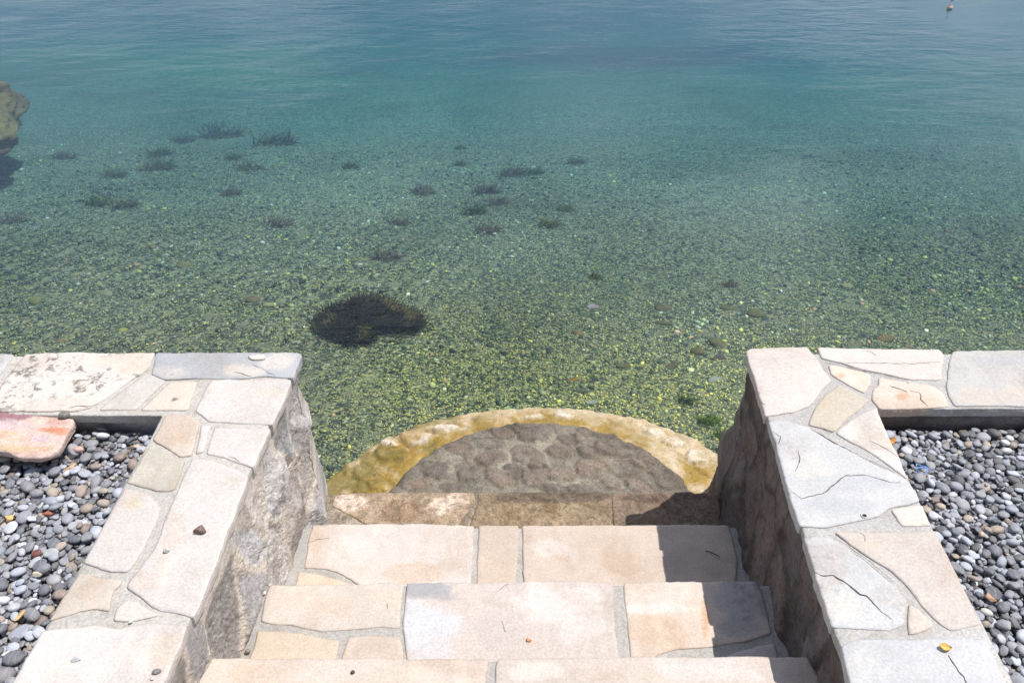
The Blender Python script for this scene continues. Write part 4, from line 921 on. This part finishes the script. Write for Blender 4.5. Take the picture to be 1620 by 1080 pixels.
for k, (px, py, a, b, colr, lab) in enumerate(UST):
    if not lab: continue
    P = bp_bed(px, py); q = np.random.default_rng(k); a *= .82; b *= .82; V = UM[k % 6] * np.array((a, b, min(a, b) * .55)) @ rot_mat(q.normal(0, .12), q.normal(0, .12), q.normal(0, .25)).T + P + np.array((0, 0, min(a, b) * .12))
    C = np.tile(np.array(colr) * .60, (len(V), 1)) * (1 + .25 * fbm(V, 40, 3, k))[:, None]
    tag(build('submerged_stone', V, F3, M_BSTONE, origin=tuple(P), col=C), lab, 'stone')

# ------------------------------------------------------------------ seaweed
def weed_mat():
    m, nt, n, l = newmat('seaweed')
    at = N(n, 'ShaderNodeAttribute', attribute_name='col')
    p = n.new('ShaderNodeBsdfPrincipled'); l.new(at.outputs['Color'], p.inputs['Base Color']); p.inputs['Roughness'].default_value = .7; p.inputs['Specular IOR Level'].default_value = .15
    o = n.new('ShaderNodeOutputMaterial'); l.new(p.outputs[0], o.inputs[0]); return m
M_WEED = weed_mat()
def fronds(n, rx, ry, H, L, W, pal, seed, ground, drift=(.5, .25), shape=None):
    """n curved ribbons rooted over an ellipse; each is one strip of four quads, given a little thickness by its twist"""
    r = np.random.default_rng(seed); V = []; C = []; Fc = []; o = 0
    for i in range(n):
        while True:
            u, v = r.uniform(-1, 1, 2)
            if u * u + v * v < 1: break
        e = math.sqrt(u * u + v * v); x, y = u * rx, v * ry
        if shape is not None and not shape(u, v, r): continue
        z0 = ground(x, y) + H * (1 - e ** 2.2) * r.uniform(.15, 1.0); le = L * r.uniform(.5, 1.3); w = W * r.uniform(.6, 1.3)
        d = np.array((drift[0] + r.normal(0, .55) + u * .35, drift[1] + r.normal(0, .55) + v * .35, .5 + r.uniform(-.2, .6))); d /= np.linalg.norm(d); sgn = r.uniform(0, 6.3); bend = r.normal(0, .45, 3)
        c = pal[r.integers(len(pal))] * r.uniform(.6, 1.35)
        P = np.array((x, y, z0)); side = np.cross(d, (math.cos(sgn), math.sin(sgn), .4)); side /= np.linalg.norm(side) + 1e-9
        for k in range(4):
            t = k / 3; ww = w * (1 - .75 * t); V += [P + side * ww, P - side * ww]; C += [c, c]
            d = d + bend * .28; d[2] -= .12; d /= np.linalg.norm(d); P = P + d * le / 3
        for k in range(3): Fc.append((o + 2 * k, o + 2 * k + 1, o + 2 * k + 3, o + 2 * k + 2))
        o += 8
    return np.array(V), np.array(Fc), np.array(C)
DK = [np.array(c) for c in ((.020, .018, .012), (.028, .024, .012), (.014, .013, .010), (.040, .034, .012), (.022, .028, .012))]
GRN = [np.array(c) for c in ((.045, .10, .018), (.07, .14, .02), (.035, .075, .02), (.10, .16, .03))]
YG = [np.array(c) for c in ((.13, .16, .03), (.17, .19, .04), (.10, .13, .03))]
PUR = [np.array(c) for c in ((.17, .145, .12), (.20, .175, .135), (.14, .13, .11), (.19, .175, .115))]
# the big clump: a weed-grown boulder
cc = bp_bed(579, 520); clump = empty('seaweed_clump', tuple(cc), 'big dark clump of brown seaweed in the shallow water beyond the left wall corner', 'seaweed')
def gz(x, y): return float(bed_z(np.array([cc[0] + x]), np.array([cc[1] + y]))[0])
V = I3 * np.array((.24, .19, .12)) * (1 + .3 * vnoise(I3 * 1.7, 4) + .1 * vnoise(I3 * 4, 5))[:, None] + cc
build('boulder', V, F3, M_BSTONE, clump, col=np.tile((.018, .016, .010), (len(V), 1)))
def bshape(u, v, r):
    return not (u > .25 and v < -.45) and not (u < -.5 and v > .45) and r.random() < 1.15 - .75 * (u * u + v * v) + .5 * math.sin(5 * u + 3 * v) * math.sin(4 * v - 2 * u)
V, Fc, C = fronds(11000, .335, .27, .18, .075, .0058, DK, 3, gz, (.55, .3), bshape)
V2_, F2_, C2_ = fronds(700, .41, .31, .05, .085, .0042, [c * 2.6 for c in DK], 4, gz, (.8, .35), lambda u, v, r: u * u + v * v > .35 and r.random() < .35 + .5 * max(0, u) + .4 * max(0, v)); Fc = np.vstack([Fc, F2_ + len(V)]); V = np.vstack([V, V2_]); C = np.vstack([C, C2_])
px_, py_ = V[:, 0], V[:, 1]; pat = 1.3 * fbm(V + cc, 6.5, 3, 8); C = C * (1 + 1.2 * np.clip(pat, 0, 1))[:, None] + np.clip(pat - .15, 0, 1)[:, None] * np.array((.17, .14, .04)); 
V = V + np.array((cc[0], cc[1], 0)); build('fronds', V, Fc, M_WEED, clump, col=C)
TUFT = [(98, 251, 34, 'P', 'purplish brown seaweed patch far left, nearest to the shore rock'), (252, 246, 34, 'G', 'green weed patch left of the middle, right of the purplish brown one'), (367, 252, 26, 'G', 'small dark green weed tuft directly above a small dark tuft on the left'),
 (394, 268, 40, 'D', 'long dark tuft just below a small green tuft on the left'), (246, 267, 46, 'D', 'wide dark bluish tuft just below the green patch on the left'), (181, 279, 32, 'G', 'pale green weed tuft left of the wide dark tuft'), (345, 217, 60, 'D', 'widest dark weed patch, far out on the left'),
 (287, 224, 34, 'P', 'purplish weed patch far out beside a pale stone on the left'), (432, 228, 62, 'D', 'long dark streak of weed far out left of the middle'), (364, 308, 30, 'P', 'brown seaweed tuft standing alone left of the middle'), (154, 324, 40, 'G', 'rich green weed tuft at the left joined to a dark one'),
 (196, 328, 44, 'D', 'dark tuft joined to the rich green tuft at the left'), (20, 352, 36, 'P', 'dark brown tuft at the left edge of the picture below the shore rock'), (812, 277, 40, 'P', 'purple brown weed patch in the upper middle of the water'), (846, 275, 24, 'G', 'small green tuft touching the purple brown patch in the upper middle'),
 (909, 259, 26, 'P', 'small brown weed tuft next to a tiny reddish stone in the upper middle'), (666, 306, 36, 'P', 'purplish weed tuft in the middle, left of a pair of patches'), (770, 304, 38, 'P', 'upper purplish weed patch of a pair in the middle'), (786, 323, 34, 'P', 'lower purplish weed patch of a pair in the middle'),
 (748, 337, 36, 'G', 'dark green weed tuft below the pair of purplish patches'), (892, 333, 28, 'G', 'small dark green tuft just above the yellow-green one'), (866, 358, 32, 'Y', 'yellow-green weed tuft in the middle of the water'), (631, 355, 34, 'P', 'purple brown tuft above the big seaweed clump'),
 (770, 367, 38, 'P', 'purple brown tuft left of the yellow-green tuft'), (554, 266, 26, 'Y', 'faint yellow-green weed patch left of centre far out'), (727, 236, 20, 'Y', 'small faint olive weed patch far out in the middle, the farther of two'), (727, 262, 20, 'Y', 'small yellow-green weed patch far out in the middle, the nearer of two'),
 (612, 411, 38, 'P', 'olive brown tuft directly above the big seaweed clump'), (440, 356, 36, 'P', 'brown tuft among light-streaked gravel left of the middle'), (1153, 452, 24, 'D', 'dark tuft alone on the gravel at the right'), (1083, 637, 28, 'G', 'green weed patch in the shallows beyond the landing near the right wall'),
 (1119, 668, 30, 'B', 'bright green weed tuft in the shallows beside the landing rim'), (1143, 691, 22, 'B', 'bright green weed wedged between landing rim and right wall'), (940, 440, 18, 'Y', 'tiny olive weed tuft above the pinkish white stone'), (157, 372, 0, 'G', '')]
BRT = [np.array(c) for c in ((.13, .22, .02), (.17, .27, .03), (.09, .17, .02))]
for k, (px, py, w, t, lab) in enumerate(TUFT):
    if not lab: continue
    P = bp_bed(px, py); f = proj(P)[2]; rx = w / F * f * .5; shallow = py > 600
    pal = {'P': PUR, 'D': [c * 6.5 for c in DK], 'G': GRN, 'Y': YG, 'B': BRT}[t]
    r = np.random.default_rng(k); n = int(120 + 120 * r.random())
    ry = rx * r.uniform(.55, .9); lobes = r.uniform(0, 6.3)
    def shp(u, v, rr, lobes=lobes): return rr.random() < .45 + .55 * math.cos(1.5 * (math.atan2(v, u) - lobes)) ** 2
    V, Fc, C = fronds(n, rx, ry, .025 if not shallow else .02, max(.05, rx * .8), max(.003, rx * .05), pal, 200 + k, lambda x, y: float(bed_z(np.array([P[0] + x]), np.array([P[1] + y]))[0]), (.5, .1), shp)
    V = V + np.array((P[0], P[1], 0))
    tag(build('seaweed_tuft', V, Fc, M_WEED, origin=tuple(P), col=C), lab, 'seaweed')

# shore rock at the left and the float
rc = np.array((-6.08, 7.75)); V, Fc = I3, F3
bm = bmesh.new(); bmesh.ops.create_icosphere(bm, subdivisions=6, radius=1); V = np.array([v.co[:] for v in bm.verts]); Fc = np.array([[v.index for v in f.verts] for f in bm.faces]); bm.free()
D0 = V * np.array((.86, 1.12, .50)); D0[:, :2] *= (1 + .9 * np.clip(-V[:, 2:3] + .55, 0, 1.2)) / 1.495; D0 = D0 * (1 + .20 * fbm(V, 1.6, 4, 12) + .07 * fbm(V, 7, 5, 13) + .03 * np.abs(fbm(V, 24, 3, 14)))[:, None] + np.array((rc[0], rc[1], -.40))
zc = D0[:, 2]; P = D0; g = fbm(P, 3, 4, 6)
w1 = (1 - sstep(-.05, .12, zc + .12 * g))[:, None]; colr = np.array((.36, .31, .25)) * (1 + .35 * g)[:, None] * (1 - w1) + np.array((.15, .135, .055)) * (1 + .5 * g)[:, None] * w1
tag(build('shore_rock', D0, Fc, M_WEATH, origin=(rc[0], rc[1], -.3), col=np.column_stack([colr, np.full(len(D0), .55)])), 'tan boulder with yellow-green algae breaking the water at the left edge', 'rock')
fpos = bp(1503, 12, 0.02)
V = I3 * np.array((.036, .034, .032)); V[:, 2] += .015; k = V[:, 2] > .03; V[k, 0] *= .6; V[k, 1] *= .6; V[k, 2] = .03 + (V[k, 2] - .03) * 1.9
ft = empty('float', (*fpos, 0), 'small tan float bobbing on the far water near the upper right corner', 'float')
build('float_body', V + np.array((*fpos, 0)), F3, M_FLOAT, ft)
tube_ = [(fpos[0] + .012 * math.cos(t), fpos[1], .092 + .012 * math.sin(t)) for t in np.linspace(-.6, 3.8, 12)]
rg = tube('lifting_eye', tube_, .004, M_TWIG, None, None); rg.parent = ft; rg.location = Vector(rg.location) - Vector(ft.location)

# ------------------------------------------------------------------ water
def water_mat():
    m, nt, n, l = newmat('sea_water')
    P = n.new('ShaderNodeNewGeometry').outputs['Position']
    mp = n.new('ShaderNodeMapping'); l.new(P, mp.inputs['Vector']); mp.inputs['Rotation'].default_value = (0, 0, math.radians(-14)); mp.inputs['Scale'].default_value = (.55, 1.5, 1)
    a = noise(n, l, mp.outputs[0], 3.4, 3, .55, .5); b = noise(n, l, mp.outputs[0], 11, 3, .6, .3); c = noise(n, l, mp.outputs[0], 30, 2, .5, .2)
    sx = n.new('ShaderNodeSeparateXYZ'); l.new(P, sx.inputs[0])
    far = ramp(n, l, sx.outputs[1], 3., 11., .45, 1.)
    gust = ramp(n, l, noise(n, l, P, .35, 3, .5, .5), .35, .65, .35, 1.)
    amp = math_(n, l, 'MULTIPLY', far, gust)
    h = math_(n, l, 'ADD', math_(n, l, 'MULTIPLY', a, 1.4), math_(n, l, 'ADD', math_(n, l, 'MULTIPLY', b, .5), math_(n, l, 'MULTIPLY', c, .13)))
    h = math_(n, l, 'MULTIPLY', h, amp)
    nb = bump(n, l, h, 1., .0075)
    fr = n.new('ShaderNodeFresnel'); fr.inputs['IOR'].default_value = 1.33; l.new(nb, fr.inputs['Normal'])
    tr = n.new('ShaderNodeBsdfTransparent'); gl = n.new('ShaderNodeBsdfGlossy'); gl.inputs['Roughness'].default_value = .03; l.new(nb, gl.inputs['Normal'])
    mx = n.new('ShaderNodeMixShader'); l.new(fr.outputs[0], mx.inputs[0]); l.new(tr.outputs[0], mx.inputs[1]); l.new(gl.outputs[0], mx.inputs[2])
    o = n.new('ShaderNodeOutputMaterial'); l.new(mx.outputs[0], o.inputs['Surface'])
    ab = n.new('ShaderNodeVolumeAbsorption'); ab.inputs['Color'].default_value = (.30, .73, .79, 1); ab.inputs['Density'].default_value = .29
    sc = n.new('ShaderNodeVolumeScatter'); sc.inputs['Color'].default_value = (.42, .68, 1., 1); sc.inputs['Density'].default_value = .07; sc.inputs['Anisotropy'].default_value = 0
    ad = n.new('ShaderNodeAddShader'); l.new(ab.outputs[0], ad.inputs[0]); l.new(sc.outputs[0], ad.inputs[1]); l.new(ad.outputs[0], o.inputs['Volume'])
    return m
def wave_h(X, Y):
    sh = X.shape; x = X.ravel(); y = Y.ravel(); th = math.radians(-24)
    u = x * math.cos(th) - y * math.sin(th); v = x * math.sin(th) + y * math.cos(th)
    A = fbm(np.column_stack([u * 1.1, v * 2.6, 0 * u]), 1., 2, 300); B = fbm(np.column_stack([u * 3.0, v * 6.5, 0 * u + 3]), 1., 2, 310)
    amp = .25 + .75 * sstep(2.5, 9, y); gust = .55 + .45 * np.clip(fbm(np.column_stack([x * .35, y * .35, 0 * x]), 1., 2, 320), -1, 1)
    return (amp * gust * (.0055 * A + .0016 * B)).reshape(sh)
rows = np.exp(np.linspace(math.log(1.85), math.log(145), 640)); us = np.linspace(-1, 1, 460)
Yw = np.repeat(rows[:, None], len(us), 1); Xw = us[None] * (.85 * Yw + 2.2); Zw = wave_h(Xw, Yw)
nr, nc = Xw.shape; WV = np.column_stack([Xw.ravel(), Yw.ravel(), Zw.ravel()]); idx = np.arange(nr * nc).reshape(nr, nc)
WF = [tuple(q) for q in np.column_stack([idx[:-1, :-1].ravel(), idx[:-1, 1:].ravel(), idx[1:, 1:].ravel(), idx[1:, :-1].ravel()])]
rim_i = list(idx[0]) + list(idx[1:, -1]) + list(idx[-1, -2::-1]) + list(idx[-2:0:-1, 0]); o = len(WV)
low = WV[rim_i].copy(); low[:, 2] = -16; WV = np.vstack([WV, low]); m = len(rim_i); nf = len(WF)
for i in range(m):
    j = (i + 1) % m; WF.append((rim_i[i], o + i, o + j, rim_i[j]))
WF.append(tuple(range(o + m - 1, o - 1, -1)))
tag(build('water', WV, WF, water_mat(), flat_from=nf), kind='structure')

# ------------------------------------------------------------------ sun and sky
SUN = Vector((.44, .045, 1)).normalized()
sl = bpy.data.lights.new('sun', 'SUN'); sl.energy = 4.5; sl.angle = math.radians(.53); sl.color = (1, .965, .915)
so = bpy.data.objects.new('sun', sl); COL.objects.link(so); so.rotation_euler = SUN.to_track_quat('Z', 'Y').to_euler(); so.location = (8, 1, 20)
w = bpy.data.worlds.new('World'); scene.world = w; w.use_nodes = True; nt = w.node_tree; n = nt.nodes; l = nt.links; n.clear()
sky = n.new('ShaderNodeTexSky'); sky.sky_type = 'NISHITA'; sky.sun_disc = False; sky.sun_elevation = math.asin(SUN.z); sky.sun_rotation = math.atan2(SUN.x, SUN.y)
sky.air_density = 1.; sky.dust_density = .6; sky.ozone_density = 1.2
tc = n.new('ShaderNodeTexCoord'); mp = n.new('ShaderNodeMapping'); mp.inputs['Scale'].default_value = (1, 1, 2.4); mp.inputs['Location'].default_value = (.75, .3, .2); l.new(tc.outputs['Generated'], mp.inputs['Vector'])
cl = noise(n, l, mp.outputs[0], 2.9, 5, .5, .6); sxy = n.new('ShaderNodeSeparateXYZ'); l.new(tc.outputs['Generated'], sxy.inputs[0]); cf = math_(n, l, 'MULTIPLY', ramp(n, l, cl, .36, .62, 0, .9), ramp(n, l, sxy.outputs[1], .0, .6, .25, 1.))
cm = mixc(n, l, cf, sky.outputs[0], (11.5, 12.3, 14.6))
bg = n.new('ShaderNodeBackground'); bg.inputs['Strength'].default_value = .082; l.new(cm, bg.inputs['Color'])
wo = n.new('ShaderNodeOutputWorld'); l.new(bg.outputs[0], wo.inputs[0])

# ------------------------------------------------------------------ camera
cd = bpy.data.cameras.new('camera'); cd.sensor_width = 36; cd.lens = 28; cd.clip_start = .05; cd.clip_end = 500
co = bpy.data.objects.new('camera', cd); COL.objects.link(co); co.location = (0, 0, EZ); co.rotation_euler = (math.pi / 2 - PITCH, 0, 0)
scene.camera = co
scene.view_settings.view_transform = 'Standard'; scene.view_settings.look = 'None'; scene.view_settings.gamma = 1; scene.view_settings.exposure = .04
scene.cycles.use_denoising = True
scene.cycles.max_bounces = 8; scene.cycles.transparent_max_bounces = 12; scene.cycles.volume_bounces = 1
